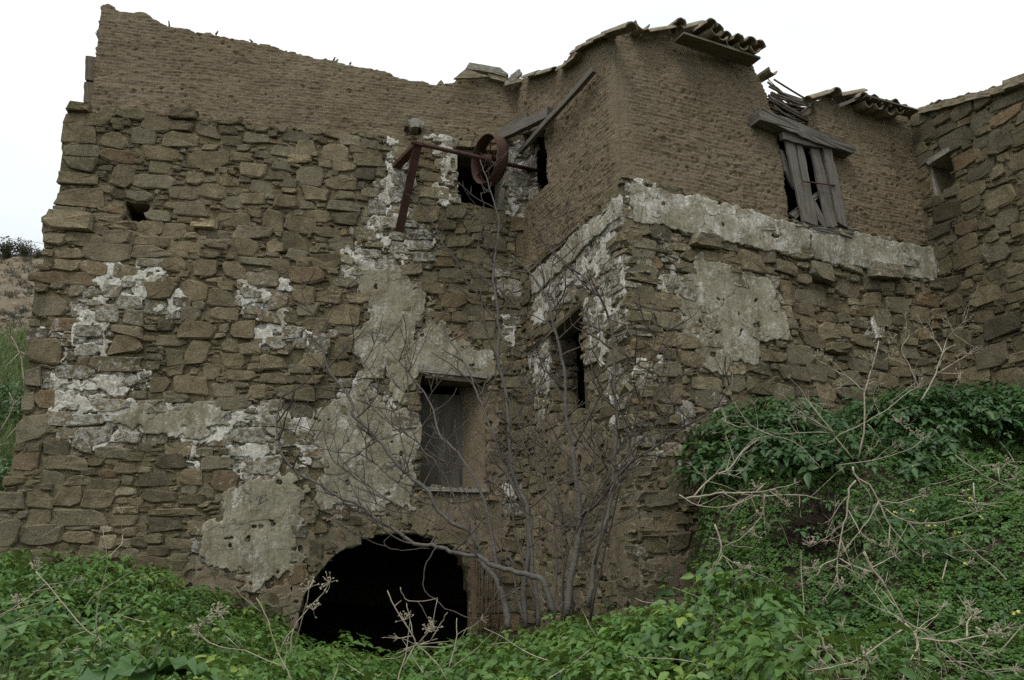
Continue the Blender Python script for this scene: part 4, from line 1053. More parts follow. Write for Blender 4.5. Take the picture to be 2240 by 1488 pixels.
# point of the shaft nearest to the wheel's line of sight
n_ = np.cross(ax, np.cross(d_, ax)); tt = np.dot(E - CAM, n_) / np.dot(d_, n_); WC = E + ax * np.dot(CAM + d_ * tt - E, ax)
WR = 0.415
s1 = np.cross(ax, [0, 0, 1]); s1 /= np.linalg.norm(s1); s2 = np.cross(s1, ax)
def ringgeo(c, prof, n=40):
    V = [c + ax * x + (math.cos(2 * math.pi * k / n) * s1 + math.sin(2 * math.pi * k / n) * s2) * r for k in range(n) for x, r in prof]
    m = len(prof)
    F = [(k * m + i, k * m + (i + 1) % m, ((k + 1) % n) * m + (i + 1) % m, ((k + 1) % n) * m + i) for k in range(n) for i in range(m)]
    return np.array(V), np.array(F)
whl = mk('wheel', *ringgeo(WC, [(-.105, WR - .012), (-.105, WR), (-.05, WR + .006), (0, WR + .009), (.05, WR + .006), (.105, WR), (.105, WR - .012), (0, WR - .014)]), M_RUST, SH, True)
mk('hub', *ringgeo(WC, [(-.10, .04), (-.10, .07), (-.03, .075), (-.03, .085), (.03, .085), (.03, .075), (.10, .07), (.10, .04)], 16), M_RUST, whl, True)
for k in range(6):
    a = math.pi * k / 3 + .3; dv = math.cos(a) * s1 + math.sin(a) * s2
    V, F, g = tube([WC + dv * .07, WC + dv * .2 + ax * .0, WC + dv * (WR - .01)], [.019, .014, .018], 6); mk('spoke', V, F, M_RUST, whl, True)
def channel(p, q, w, name):
    p, q = np.asarray(p), np.asarray(q); t = (q - p) / np.linalg.norm(q - p)
    a = np.cross(t, PA.d); a /= np.linalg.norm(a); b = np.cross(t, a)
    m = MB()
    V, F, g = box_geo((p + q) / 2, t * np.linalg.norm(q - p) / 2, b * w, a * .008); m.add(V, F)
    for s in (-1, 1):
        V, F, g = box_geo((p + q) / 2 + b * s * (w - .006) + a * .03, t * np.linalg.norm(q - p) / 2, b * .006, a * .03); m.add(V, F)
    return m.build(name, M_RUST, SH)
E2 = CAM + ray(915, 318) * (np.linalg.norm(E - CAM) / np.linalg.norm(ray(915, 318)))
channel(W1 - PA.n * .1, E2 + (E2 - W1) * .05, .065, 'bracket_arm')
channel(PA.hit(869, 526, -.02), E2 + np.array([0, 0, .03]), .065, 'bracket_strut')
# timbers lodged in the corner above it
def beam(p, q, h, t, name, label, cat, mat):
    p, q = np.asarray(p), np.asarray(q); x = (q - p) / np.linalg.norm(q - p)
    s = np.cross(x, [0, 0, 1]); s /= np.linalg.norm(s); u = np.cross(s, x)
    m = MB(); n = 7; V = []; g = []
    for i in range(n):
        c = p + (q - p) * i / (n - 1) + rng.normal(0, .006, 3)
        for a, b in ((-1, -1), (1, -1), (1, 1), (-1, 1)):
            V.append(c + s * a * t / 2 * rng.uniform(.9, 1.1) + u * b * h / 2 * rng.uniform(.92, 1.08)); g.append((i * np.linalg.norm(q - p) / (n - 1), a * t / 2 + b * .3, b * h / 2))
    F = [(i * 4 + k, i * 4 + (k + 1) % 4, i * 4 + 4 + (k + 1) % 4, i * 4 + 4 + k) for i in range(n - 1) for k in range(4)] + [(3, 2, 1, 0), (n * 4 - 4, n * 4 - 3, n * 4 - 2, n * 4 - 1)]
    return tag(mk(name, V, np.array(F), mat, None, False, {'grain': np.array(g)}), label, cat)
beam(PB.hit(1203, 247, .05), PA.hit(1092, 300, .14), .17, .10, 'timber_beam', 'short thick weathered beam end jutting from the mud corner above the pulley wheel', 'beam', M_WOOD)
beam(PB.hit(1155, 254, .03), PA.hit(1095, 290, .06), .11, .08, 'timber_beam', 'thinner dark beam end just behind the thick beam above the pulley', 'beam', M_BEAM)
beam(PB.hit(1300, 152, .07), PB.hit(1137, 334, .13), .085, .07, 'wooden_pole', 'long pale wooden pole leaning diagonally across the mud side wall of the wing', 'pole', M_WOOD)

# rusty grille at the arch
G = empty('iron_grille', PA.hit(1045, 1400, .3), 'rusty iron grille of thin bars standing right of the dark arch', 'grille')
V, F, g = box_geo((PA.hit(1032, 1190, .2) + PA.hit(1040, 1420, .45)) / 2, (PA.hit(1032, 1190, .2) - PA.hit(1040, 1420, .45)) / 2, PA.d * .035, PA.n * .012); mk('post', V, F, M_RUST2, G)
for k, x in enumerate((1043, 1048, 1053, 1058, 1063, 1067, 1072, 1077, 1083, 1088, 1094)):
    V, F, g = tube([PA.hit(x, 1195 + (k * 37) % 50, .2), PA.hit(x + rng.normal(0, 2), 1300, .33), PA.hit(x + rng.normal(0, 4), 1415, .45)], .0085, 5); mk('bar', V, F, M_RUST2, G, True)
for y in (1232, 1328, 1385):
    V, F, g = tube([PA.hit(1030, y + 3, .34), PA.hit(1098, y - 8, .34)], .009, 5); mk('cross_bar', V, F, M_RUST2, G, True)
# ------------------------------------------------------------------ ground
CP = []
def top(px, py, Y, h=.54): p = at(px, py, Y); CP.append((p[0], p[1], p[2] - h))
for q in ((20, 1212, 10.3), (200, 1205, 10.3), (330, 1235, 10.4), (420, 1275, 10.5), (560, 1330, 10.8), (650, 1358, 11.0), (760, 1435, 10.6), (900, 1445, 10.4), (1030, 1425, 9.8), (1180, 1375, 8.9), (1330, 1345, 8.4), (1450, 1330, 8.1),
          (0, 1300, 7.6), (0, 1400, 6.2), (0, 1488, 5.2), (300, 1350, 8), (300, 1488, 5.2), (600, 1425, 7.6), (600, 1488, 5.6), (900, 1472, 7), (1000, 1488, 5.8), (1300, 1400, 6.4), (1300, 1488, 5.2), (1550, 1400, 6.0),
          (1550, 1488, 5.0), (1500, 1312, 7.0), (1540, 1285, 7.4), (1660, 1315, 6.6)): top(*q)
for q in ((1590, 945, 9.55), (1700, 885, 9.8), (1900, 885, 10.3), (2100, 865, 10.3), (2240, 855, 9.8), (2400, 850, 9.0), (2100, 880, 9.4)): top(*q, .35)
for q in ((1560, 1050, 9.0), (1650, 1000, 8.9), (1900, 1000, 8.9), (2200, 1000, 8.7), (2450, 1000, 8.4), (1590, 1180, 8.2), (1700, 1150, 7.9), (1900, 1150, 7.8), (2200, 1150, 7.5), (2450, 1150, 7.2),
          (1680, 1300, 6.9), (1900, 1310, 6.6), (2200, 1290, 6.4), (1900, 1420, 5.6), (2200, 1400, 5.4), (2450, 1400, 5.2), (1900, 1488, 5.0), (2200, 1488, 4.8)): top(*q, .12)
for q in ((0, 0, 0), (-4, 0, .1), (4, 0, .2), (0, -4, 0), (-4, 2, 0), (3, 1.5, .0), (0, 2, .0), (0, 13, -.1), (-2.5, 13, -.1), (1.5, 9.25, .5), (1.72, 9.45, .55), (1.5, 8.7, .55), (1.62, 8.2, .6), (1.45, 7.8, .6), (1.2, 8.6, .4), (1.75, 9.0, .7), (-3, 4, .0), (0, 4, .0), (2.5, 3.8, .1), (-8, 9, 1.0), (-9, 12, 1.6), (-12, 6, .8), (9, 6, 1.6), (9, 3, .6), (12, 10, 3.2), (.6, 11, .3),
          (-20, -10, 0), (20, -10, 0), (0, -20, 0), (-25, 5, .8), (25, 5, 2), (-14, 18, 3.0), (-25, 25, 4.5), (20, 25, 3), (5, 25, 2), (-5, 25, 2)): CP.append(q)
CP = np.array(CP)
def gz(x, y):
    x = np.asarray(x, float); y = np.asarray(y, float); sh = x.shape
    x, y = x.ravel(), y.ravel()
    out = np.zeros(len(x))
    for a in range(0, len(x), 40000):
        d2 = (x[a:a + 40000, None] - CP[None, :, 0]) ** 2 + (y[a:a + 40000, None] - CP[None, :, 1]) ** 2
        w = 1 / (d2 + .06) ** 2.3
        out[a:a + 40000] = (w * CP[:, 2]).sum(1) / w.sum(1)
    lump = sstep(1.7, 2.4, x) * sstep(5.2, 6.4, y) * sstep(11, 10, y)
    out = out + (fbm(x * .95, y * .95, 63, 3) - .5) * .75 * lump + (fbm(x * 2.6, y * 2.6, 64, 2) - .5) * .22 * lump
    return out.reshape(sh)
gx = np.unique(np.r_[np.linspace(-160, -14, 26), np.linspace(-14, 13, 150), np.linspace(13, 160, 26)])
gy = np.unique(np.r_[np.linspace(-120, -1, 18), np.linspace(-1, 15, 100), np.linspace(15, 200, 30)])
GX, GY = np.meshgrid(gx, gy, indexing='ij')
GZ = gz(GX, GY) + (fbm(GX * 1.5, GY * 1.5, 61, 3) - .5) * .12
def grid_faces(a, b): 
    i, j = np.meshgrid(np.arange(a - 1), np.arange(b - 1), indexing='ij'); i, j = i.ravel(), j.ravel()
    return np.stack([i * b + j, (i + 1) * b + j, (i + 1) * b + j + 1, i * b + j + 1], 1)
tag(mk('ground', np.stack([GX, GY, GZ], -1).reshape(-1, 3), grid_faces(len(gx), len(gy)), M_SOIL, None, True, None, (0, 0, 0)), kind='structure')

# far hillside and the green slope beside the building
hy = np.r_[np.linspace(24, 74, 60), np.linspace(76, 190, 24)]
hx = np.linspace(-150, -6, 90)
HX, HY = np.meshgrid(hx, hy, indexing='ij')
zc = at(60, 553, 74)[2]
HZ = 3.5 + (zc - 3.5) * np.clip((HY - 24) / 50, 0, 1) ** 1.15 + np.clip(HY - 74, 0, 200) * .03 - np.clip(HX + 38, 0, 40) * .05 + (fbm(HX * .12, HY * .12, 71, 5) - .5) * 3.0 * np.clip((HY - 24) / 20, 0, 1) + (fbm(HX * .7, HY * .7, 73, 4) - .5) * .9
tag(mk('hillside', np.stack([HX, HY, HZ], -1).reshape(-1, 3), grid_faces(len(hx), len(hy)), M_HILL, None, True), kind='structure')
sy = np.linspace(9.5, 27, 58); sx = np.linspace(-34, -7.8, 60)
SX, SY = np.meshgrid(sx, sy, indexing='ij')
zs = at(40, 735, 25)[2]
def slope_z(x, y): return 1.7 + (zs - 1.7) * np.clip((y - 12.5) / 12.5, 0, 1) ** .85 - np.clip(12.5 - y, 0, 4) * .55 - np.clip(y - 25, 0, 9) * 1.5 + (fbm(x * .8, y * .8, 75, 4) - .5) * .5
SZ = slope_z(SX, SY)
M_TURF = m_simple('turf', (0.022, 0.05, 0.012), (0.07, 0.11, 0.03), 3)
tag(mk('grassy_slope', np.stack([SX, SY, SZ], -1).reshape(-1, 3), grid_faces(60, 58), M_TURF, None, True), kind='structure')

# ------------------------------------------------------------------ leaves
LEAFLET = np.array([1, .82, 1]) * np.array([(0, 0, 0), (.38, 0, -.03), (1, 0, -.10), (.12, .20, .04), (.36, .34, .08), (.55, .28, .06), (.76, .19, .0), (.12, -.20, .04), (.36, -.34, .08), (.55, -.28, .06), (.76, -.19, .0)])
LEAFT = np.array([(0, 1, 3), (3, 1, 4), (4, 1, 5), (5, 1, 6), (6, 1, 2), (0, 7, 1), (7, 8, 1), (8, 9, 1), (9, 10, 1), (10, 2, 1)])
def rotz(a): c, s = np.cos(a), np.sin(a); return np.array([[c, -s, 0], [s, c, 0], [0, 0, 1.0]])
def compound(r, groups=3):
    """a compound leaf: groups of three toothed leaflets on a forked stalk, about 1 unit across"""
    P, T = [], []
    for gi, ga in enumerate((0, 1.25, -1.25)[:groups]):
        base = np.array([.34 if gi == 0 else .10, 0, 0]) + rotz(ga) @ np.array([.36, 0, 0])
        for la, d in ((0, .20), (1.3, .04), (-1.3, .04)):
            R = rotz(ga * .8 + la + r.normal(0, .12)); s = r.uniform(.28, .38) * (1.15 if la == 0 else .9)
            tl = r.normal(0, .22); c, sn = math.cos(tl), math.sin(tl)
            q = LEAFLET * s; q = np.c_[q[:, 0], q[:, 1] * c - q[:, 2] * sn, q[:, 1] * sn + q[:, 2] * c]
            q = (R @ q.T).T + base + rotz(ga) @ np.array([d, 0, 0])
            n = sum(len(x) for x in P); P.append(q); T.append(LEAFT + n)
    P = np.vstack(P)
    rr2 = P[:, 0] ** 2 + P[:, 1] ** 2
    P[:, 2] += -.22 * rr2 + r.normal(0, .008, len(P))
    return P, np.vstack(T)
_r = np.random.default_rng(33)
SPRAYS = [compound(_r) for _ in range(6)] + [compound(_r, 1) for _ in range(2)]
def frames(az, tilt, roll=None):
    """local x outward (azimuth az, dipping by tilt), local z up"""
    n = len(az); ca, sa, ct, st = np.cos(az), np.sin(az), np.cos(tilt), np.sin(tilt)
    X = np.stack([ca * ct, sa * ct, -st], 1); Y = np.stack([-sa, ca, np.zeros(n)], 1); Z = np.cross(X, Y)
    if roll is not None:
        c, s = np.cos(roll)[:, None], np.sin(roll)[:, None]; Y, Z = Y * c + Z * s, Z * c - Y * s
    return np.stack([X, Y, Z], 2)
def scatter(pos, R, size, tint, variants, r):
    Vs, Fs, As, n = [], [], [], 0
    vi = r.integers(0, len(variants), len(pos))
    for k, (P, T) in enumerate(variants):
        m = vi == k
        if not m.any(): continue
        V = np.einsum('nij,pj->npi', R[m], P) * size[m][:, None, None] + pos[m][:, None, :]
        c = V.shape[0]
        F = (T[None] + (np.arange(c) * len(P))[:, None, None]).reshape(-1, 3) + n
        nl = max(1, len(P) // 11)
        A = np.zeros((c, len(P), 4)); A[..., 3] = 1
        jt = np.repeat(r.normal(0, .10, (c, nl)), int(math.ceil(len(P) / nl)), 1)[:, :len(P)]
        A[..., 0] = np.clip(tint[m][:, None, 0] + jt, 0, 1); A[..., 1] = np.clip(tint[m][:, None, 1], 0, 1)
        Vs.append(V.reshape(-1, 3)); Fs.append(F); As.append(A.reshape(-1, 4)); n += c * len(P)
    return np.vstack(Vs), np.vstack(Fs), np.vstack(As)
def plane_d(pl, x, y): return (x - pl.P[0]) * pl.n[0] + (y - pl.P[1]) * pl.n[1], (x - pl.P[0]) * pl.d[0] + (y - pl.P[1]) * pl.d[1]
def free(x, y, m=.18):
    """outside the buildings and not in front of the vault"""
    dA, uA = plane_d(PA, x, y); dB, uB = plane_d(PB, x, y); dC, uC = plane_d(PC, x, y); dD, uD = plane_d(PD, x, y)
    ok = (dA > m) & ~((dB < m) & (dC < m)) & ~((uC > 0) & (dC < m)) & ~((dD < m) & (dC > -1) & (uC > 3))
    a0, a1 = A_HOLES['arch'][0, 0], A_HOLES['arch'][11, 0]
    return ok & ~((uA > a0 + .1) & (uA < a1) & (dA < .7))
def view_ok(x, y, z, m=420):
    q = np.stack([x, y, z], 1) - CAM; d = q @ _f
    px = W0 / 2 + F0 * (q @ RR) / d
    return (d > .5) & (px > -m) & (px < W0 + m)
BANK = lambda x, y: sstep(.2, .5, x - 1.50) * sstep(-.3, .3, y - np.interp(x / np.maximum(y, .1), [.2, .33, .40, .45, .50], [6.3, 5.9, 5.2, 4.2, 3.0]))       # where clover covers the bank

def plants(n, xr, yr, keep, hr, sr, leaf, r, name, label, mat, val=(.45, .2), yel=0.0, per=(9, 15), rad=.34):
    x = r.uniform(*xr, n); y = r.uniform(*yr, n)
    m = free(x, y) & keep(x, y); x, y = x[m], y[m]
    z = gz(x, y); m = view_ok(x, y, z); x, y, z = x[m], y[m], z[m]
    k = r.integers(per[0], per[1] + 1, len(x)); o = np.repeat(np.arange(len(x)), k); c = len(o)
    hh = r.uniform(*hr, len(x)); az = r.uniform(0, 2 * math.pi, c); rr_ = np.sqrt(r.uniform(0, 1, c)) * rad * r.uniform(.7, 1.2, len(x))[o]
    px, py = x[o] + np.cos(az) * rr_, y[o] + np.sin(az) * rr_
    pz = z[o] + hh[o] * (1 - .75 * (rr_ / (rad * 1.2)) ** 2) * r.uniform(.75, 1.02, c)
    m = free(px, py, .1); px, py, pz, az, o, rr_ = px[m], py[m], pz[m], az[m], o[m], rr_[m]; c = len(px)
    pz = np.maximum(pz, gz(px, py) + .06)
    tilt = .25 + .9 * rr_ / rad * r.uniform(.5, 1.1, c) + r.normal(0, .18, c)
    R = frames(az + r.normal(0, .4, c), tilt - .35, r.normal(0, .2, c))
    v = r.normal(val[0], val[1], len(x))[o] * .6 + r.normal(val[0], val[1], c) * .4
    ye = np.clip(r.normal(yel, .12, len(x))[o] + r.normal(0, .06, c) + (r.random(c) < .03) * .8, 0, 1)
    V, F, A = scatter(np.stack([px, py, pz], 1), R, r.uniform(*sr, c) * r.uniform(.6, 1.25, len(x))[o], np.stack([v, ye], 1), leaf, r)
    # stalks under the leaves
    S = np.stack([px, py, pz], 1); B = np.stack([x[o], y[o], z[o]], 1) + (S - np.stack([x[o], y[o], z[o]], 1)) * np.array([.25, .25, 0]); w = .005
    d = np.stack([-np.sin(az), np.cos(az), az * 0], 1) * w
    n0 = len(V); SV = np.concatenate([B - d, B + d, S]); i = np.arange(c)
    SF = np.stack([n0 + i, n0 + c + i, n0 + 2 * c + i], 1)
    SA = np.zeros((3 * c, 4)); SA[:, 0] = .5; SA[:, 1] = .35; SA[:, 3] = 1
    ob = mk(name, np.vstack([V, SV]), np.vstack([F, SF]), mat, None, True, {'tint': np.vstack([A, SA])})
    print(name, len(x), 'plants', c, 'leaves', len(F), 'tris')
    return tag(ob, label, 'undergrowth', None, 'stuff')
r4 = np.random.default_rng(44)
edge_n = lambda x, y: (fbm(x * 1.4, y * 1.4, 91, 3) - .5) * .6
notbank = lambda x, y: BANK(x + edge_n(x, y), y) < .5
grassy = lambda x, y: (sstep(-.52, -.62, x / np.maximum(y, .1) + .06 * np.sin(y * 3)) * sstep(7.4, 6.6, y)) > .5
plants(950, (-8.5, 0.2), (4.6, 11.8), lambda x, y: notbank(x, y) & ~grassy(x, y), (.26, .66), (.20, .33), SPRAYS, r4, 'leafy_undergrowth', 'low mass of glossy green umbellifer leaves spreading left of the dark arch', M_LEAF, (.60, .26), .05)
plants(680, (0.2, 4.5), (4.4, 10.5), lambda x, y: notbank(x, y) & ~((x > 1.4) & (y > 7.9)), (.26, .62), (.20, .34), SPRAYS, r4, 'leafy_undergrowth', 'bright green umbellifer leaves massed in front of the wing corner', M_LEAF, (.64, .26), .08)
plants(900, (1.7, 9.5), (8.3, 11.6), lambda x, y: (y > 8.75 + .1 * np.sin(x * 3) + (fbm(x, y, 95, 3) - .5) * .8) & (x > 2.25), (.20, .52), (.18, .30), SPRAYS, r4, 'leafy_undergrowth', 'dark green leafy growth along the top of the bank below the wing', M_LEAF2, (.55, .22), .04)
plants(130, (-7.5, 3.5), (4.8, 10), lambda x, y: notbank(x, y) & ~grassy(x, y) & (fbm(x * .8, y * .8, 88, 2) > .5), (.35, .7), (.28, .44), SPRAYS[6:], r4, 'leafy_undergrowth', 'darker broad leaves rising here and there among the bright green foliage', M_LEAF2, (.65, .2), .05, (5, 10), .3)
plants(60, (1.6, 4.6), (6.2, 8.2), lambda x, y: ~notbank(x, y), (.16, .30), (.15, .24), SPRAYS, r4, 'leafy_undergrowth', 'scattered larger leaves poking through the clover on the bank', M_LEAF2, (.75, .2), .1, (4, 8), .25)
plants(200, (-17, -8.0), (12.8, 24), lambda x, y: (y > 13) & (fbm(x * .6, y * .6, 97, 3) > .47), (.3, .5), (.3, .5), SPRAYS, r4, 'leafy_undergrowth', 'dark leaves on the green slope at the far left', M_LEAF2, (.5, .2), .05) if False else None

# clover on the bank
TRI = []
for k in range(3):
    a = k * 2 * math.pi / 3
    P = np.array([(0, 0, 0), (.55, .42, .10), (.95, .22, .03), (.80, 0, -.04), (.95, -.22, .03), (.55, -.42, .10)]) @ rotz(a).T
    TRI.append(P)
CLV = [(np.vstack(TRI) + np.array([0, 0, 0]), np.vstack([np.array([(0, 3, 1), (1, 3, 2), (0, 5, 3), (3, 5, 4)]) + 6 * k for k in range(3)]))]
def clover(n, xr, yr, keep, r):
    x = r.uniform(*xr, n); y = r.uniform(*yr, n)
    m = free(x, y, .1) & keep(x, y); x, y = x[m], y[m]
    z = gz(x, y); m = view_ok(x, y, z, 420); x, y, z = x[m], y[m], z[m]; c = len(x)
    z = z + .02 + .17 * fbm(x * 3.2, y * 3.2, 92, 3) * r.uniform(.55, 1.05, c) + .05 * (fbm(x * 9, y * 9, 93, 2) - .4)
    e = .05
    nx, ny = -(gz(x + e, y) - gz(x - e, y)) / (2 * e), -(gz(x, y + e) - gz(x, y - e)) / (2 * e)
    az = np.arctan2(ny, nx) + r.normal(0, .5, c); sl = np.sqrt(nx ** 2 + ny ** 2)
    R = frames(az, np.arctan(sl) * .8 + r.normal(0, .25, c), r.normal(0, .25, c))
    spin = r.uniform(0, 6.28, c); cs, sn = np.cos(spin), np.sin(spin)
    S = np.zeros((c, 3, 3)); S[:, 0, 0] = cs; S[:, 0, 1] = -sn; S[:, 1, 0] = sn; S[:, 1, 1] = cs; S[:, 2, 2] = 1
    R = R @ S
    v = np.clip(.25 + .5 * fbm(x * 2, y * 2, 94, 3) + r.normal(0, .14, c), 0, 1)
    V, F, A = scatter(np.stack([x, y, z], 1), R, r.uniform(.021, .035, c), np.stack([v, r.uniform(0, .15, c)], 1), CLV, r)
    print('clover', c, len(F))
    return tag(mk('clover', V, F, M_CLOVER, None, True, {'tint': A}), 'carpet of small three-lobed clover leaves covering the steep bank', 'clover', None, 'stuff')
def ground_hit(px, py, lift=.15):
    d = ray(px, py); t = np.linspace(2.5, 16, 1400); Q = CAM + d * t[:, None]
    k = np.nonzero(Q[:, 2] < gz(Q[:, 0], Q[:, 1]) + lift)[0]
    return Q[k[0]] if len(k) else Q[900]
deadc = ground_hit(1785, 1150, .1)
clover(125000, (1.4, 9.8), (3.2, 9.6), lambda x, y: ~notbank(x, y) & (((x - deadc[0]) / .36) ** 2 + ((y - deadc[1]) / .3) ** 2 > r4.uniform(.5, 1.4, len(x))), r4)

# grass, lower left and on the slope
def grass(n, xr, yr, zf, keep, hr, w, r, name, label, val):
    x = r.uniform(*xr, n); y = r.uniform(*yr, n); m = keep(x, y); x, y = x[m], y[m]; z = zf(x, y); c = len(x)
    h = r.uniform(*hr, c); az = r.uniform(0, 6.28, c); ln = r.uniform(.15, .75, c) * h; ax_ = r.uniform(0, 6.28, c)
    d = np.stack([np.cos(ax_) * w, np.sin(ax_) * w, 0 * az], 1); b = np.stack([x, y, z], 1)
    mid = b + np.stack([np.cos(az) * ln * .3, np.sin(az) * ln * .3, h * .6], 1); tp = b + np.stack([np.cos(az) * ln, np.sin(az) * ln, h * r.uniform(.75, 1, c)], 1)
    V = np.concatenate([b - d, b + d, mid - d * .7, mid + d * .7, tp]); i = np.arange(c)
    F = np.concatenate([np.stack([i, i + c, i + 3 * c], 1), np.stack([i, i + 3 * c, i + 2 * c], 1), np.stack([i + 2 * c, i + 3 * c, i + 4 * c], 1)])
    t = np.zeros((c, 4)); t[:, 0] = np.clip(r.normal(val, .2, c), 0, 1); t[:, 1] = r.uniform(0, .3, c); t[:, 3] = 1
    return tag(mk(name, V, F, M_GRASS, None, True, {'tint': np.tile(t, (5, 1))}), label, 'grass', None, 'stuff')
grass(16000, (-5.2, -2.0), (4.6, 7.6), lambda x, y: gz(x, y) + .12, lambda x, y: grassy(x + .25, y), (.16, .42), .0035, r4, 'grass', 'fine green grass in the lower left corner', .55)
grass(26000, (-17, -8.2), (13, 25), slope_z, lambda x, y: fbm(x * .7, y * .7, 98, 3) > .30, (.15, .45), .012, r4, 'grass', 'rough grass on the green slope at the far left', .45)
# darker leaf clumps on that slope
_c = 2600; x = r4.uniform(-15, -8.3, _c); y = r4.uniform(12.6, 20, _c); m = fbm(x * .9, y * .9, 99, 3) > .44 + (y - 13) * .02; x, y = x[m], y[m]; _c = len(x)
V, F, A = scatter(np.stack([x, y, slope_z(x, y) + r4.uniform(.05, .5, _c)], 1), frames(r4.uniform(0, 6.28, _c), r4.normal(.3, .3, _c), r4.normal(0, .2, _c)), r4.uniform(.2, .34, _c), np.stack([r4.normal(.5, .2, _c), r4.uniform(0, .1, _c)], 1), SPRAYS, r4)
tag(mk('leafy_undergrowth', V, F, M_LEAF2, None, True, {'tint': A}), 'dark leaf clumps on the green slope at the far left', 'undergrowth', None, 'stuff')

# ------------------------------------------------------------------ scrub and bushes on the far hill
def hz_(x, y): return 3.5 + (zc - 3.5) * np.clip((y - 24) / 50, 0, 1) ** 1.15 + np.clip(y - 74, 0, 200) * .03 - np.clip(x + 38, 0, 40) * .05 + (fbm(x * .12, y * .12, 71, 5) - .5) * 3.0 * np.clip((y - 24) / 20, 0, 1) + (fbm(x * .7, y * .7, 73, 4) - .5) * .9
def bush(c, rad, h, nt, r, leafy=40):
    mb = MB()
    for _ in range(nt):
        a = r.uniform(0, 6.28); e = r.uniform(.15, 1.0); L = r.uniform(.6, 1.05)
        tipp = c + np.array([math.cos(a) * rad * e * L, math.sin(a) * rad * e * L, h * L * (1 - .45 * e * e)])
        md = (c + tipp) / 2 + r.normal(0, .1 * rad, 3) + np.array([0, 0, .08 * h])
        V, F, g = tube([c, md, tipp], [.035 * rad, .006 * rad], 3, False); mb.add(V, F)
        for _k in range(leafy):
            q = md + (tipp - md) * r.uniform(0, 1.1) + r.normal(0, .10 * rad, 3); s = rad * r.uniform(.03, .075); d1, d2 = r.normal(0, 1, 3), r.normal(0, 1, 3)
            mb.add(np.array([q, q + d1 * s, q + d2 * s]), np.array([(0, 1, 2)]))
    return mb
rb = np.random.default_rng(8)
for k, (px, py, rad, h, lab) in enumerate(((15, 555, 1.9, 2.0, 'dense grey-green bush on the hill crest at the left picture edge'), (48, 556, 1.5, 1.7, 'mid-sized twiggy grey bush on the hill crest between two other bushes'), (84, 560, 1.0, 1.1, 'smallest twiggy bush on the hill crest next to the building'), (-35, 552, 1.8, 2.0, 'bush on the hill crest beyond the left picture edge'))):
    p = at(px, py, 73); p[2] = hz_(p[0], p[1]) - .1
    tag(bush(p, rad, h, 46, rb, 22).build('hill_bush', M_SCRUB), lab, 'bush', 'bushes on the hill crest')
mb = MB()
for _ in range(650):
    y = rb.uniform(27, 73); x = y * rb.uniform(-.70, -.52); p = np.array([x, y, float(hz_(x, y)) - .05])
    s = rb.uniform(.25, .8) * (.6 + y / 110); b_ = bush(p, s, s * .8, 7, rb, 7)
    for V in (0,):
        mb.add(np.concatenate(b_.V), [np.concatenate(f) for f in b_.F.values()])
tag(mb.build('scrub', M_SCRUB), 'low dry scrub dotted over the brown hillside', 'scrub', None, 'stuff')
mb = MB()
for _ in range(420):
    y = rb.uniform(27, 72); x = y * rb.uniform(-.72, -.50); s = rb.uniform(.05, .16)
    V, F, g = box_geo((x, y, float(hz_(x, y)) + s * .2), rb.normal(0, s * .6, 3), rb.normal(0, s * .6, 3), rb.normal(0, s * .6, 3)); mb.add(V, F)
tag(mb.build('rubble', M_SLAB), 'pale stones strewn over the brown hillside', 'stones', None, 'stuff')
for k, dy in enumerate((0, 12)):
    p, q = at(-120, 500 + dy * 1.2, 60), at(420, 575 + dy * 1.5, 60)
    V, F, g = tube([p, (p + q) / 2 - np.array([0, 0, .15]), q], .018, 4); tag(mk('power_line', V, F, M_RUST), ('upper' if k == 0 else 'lower') + ' thin power line crossing the sky behind the left wall edge', 'cable')

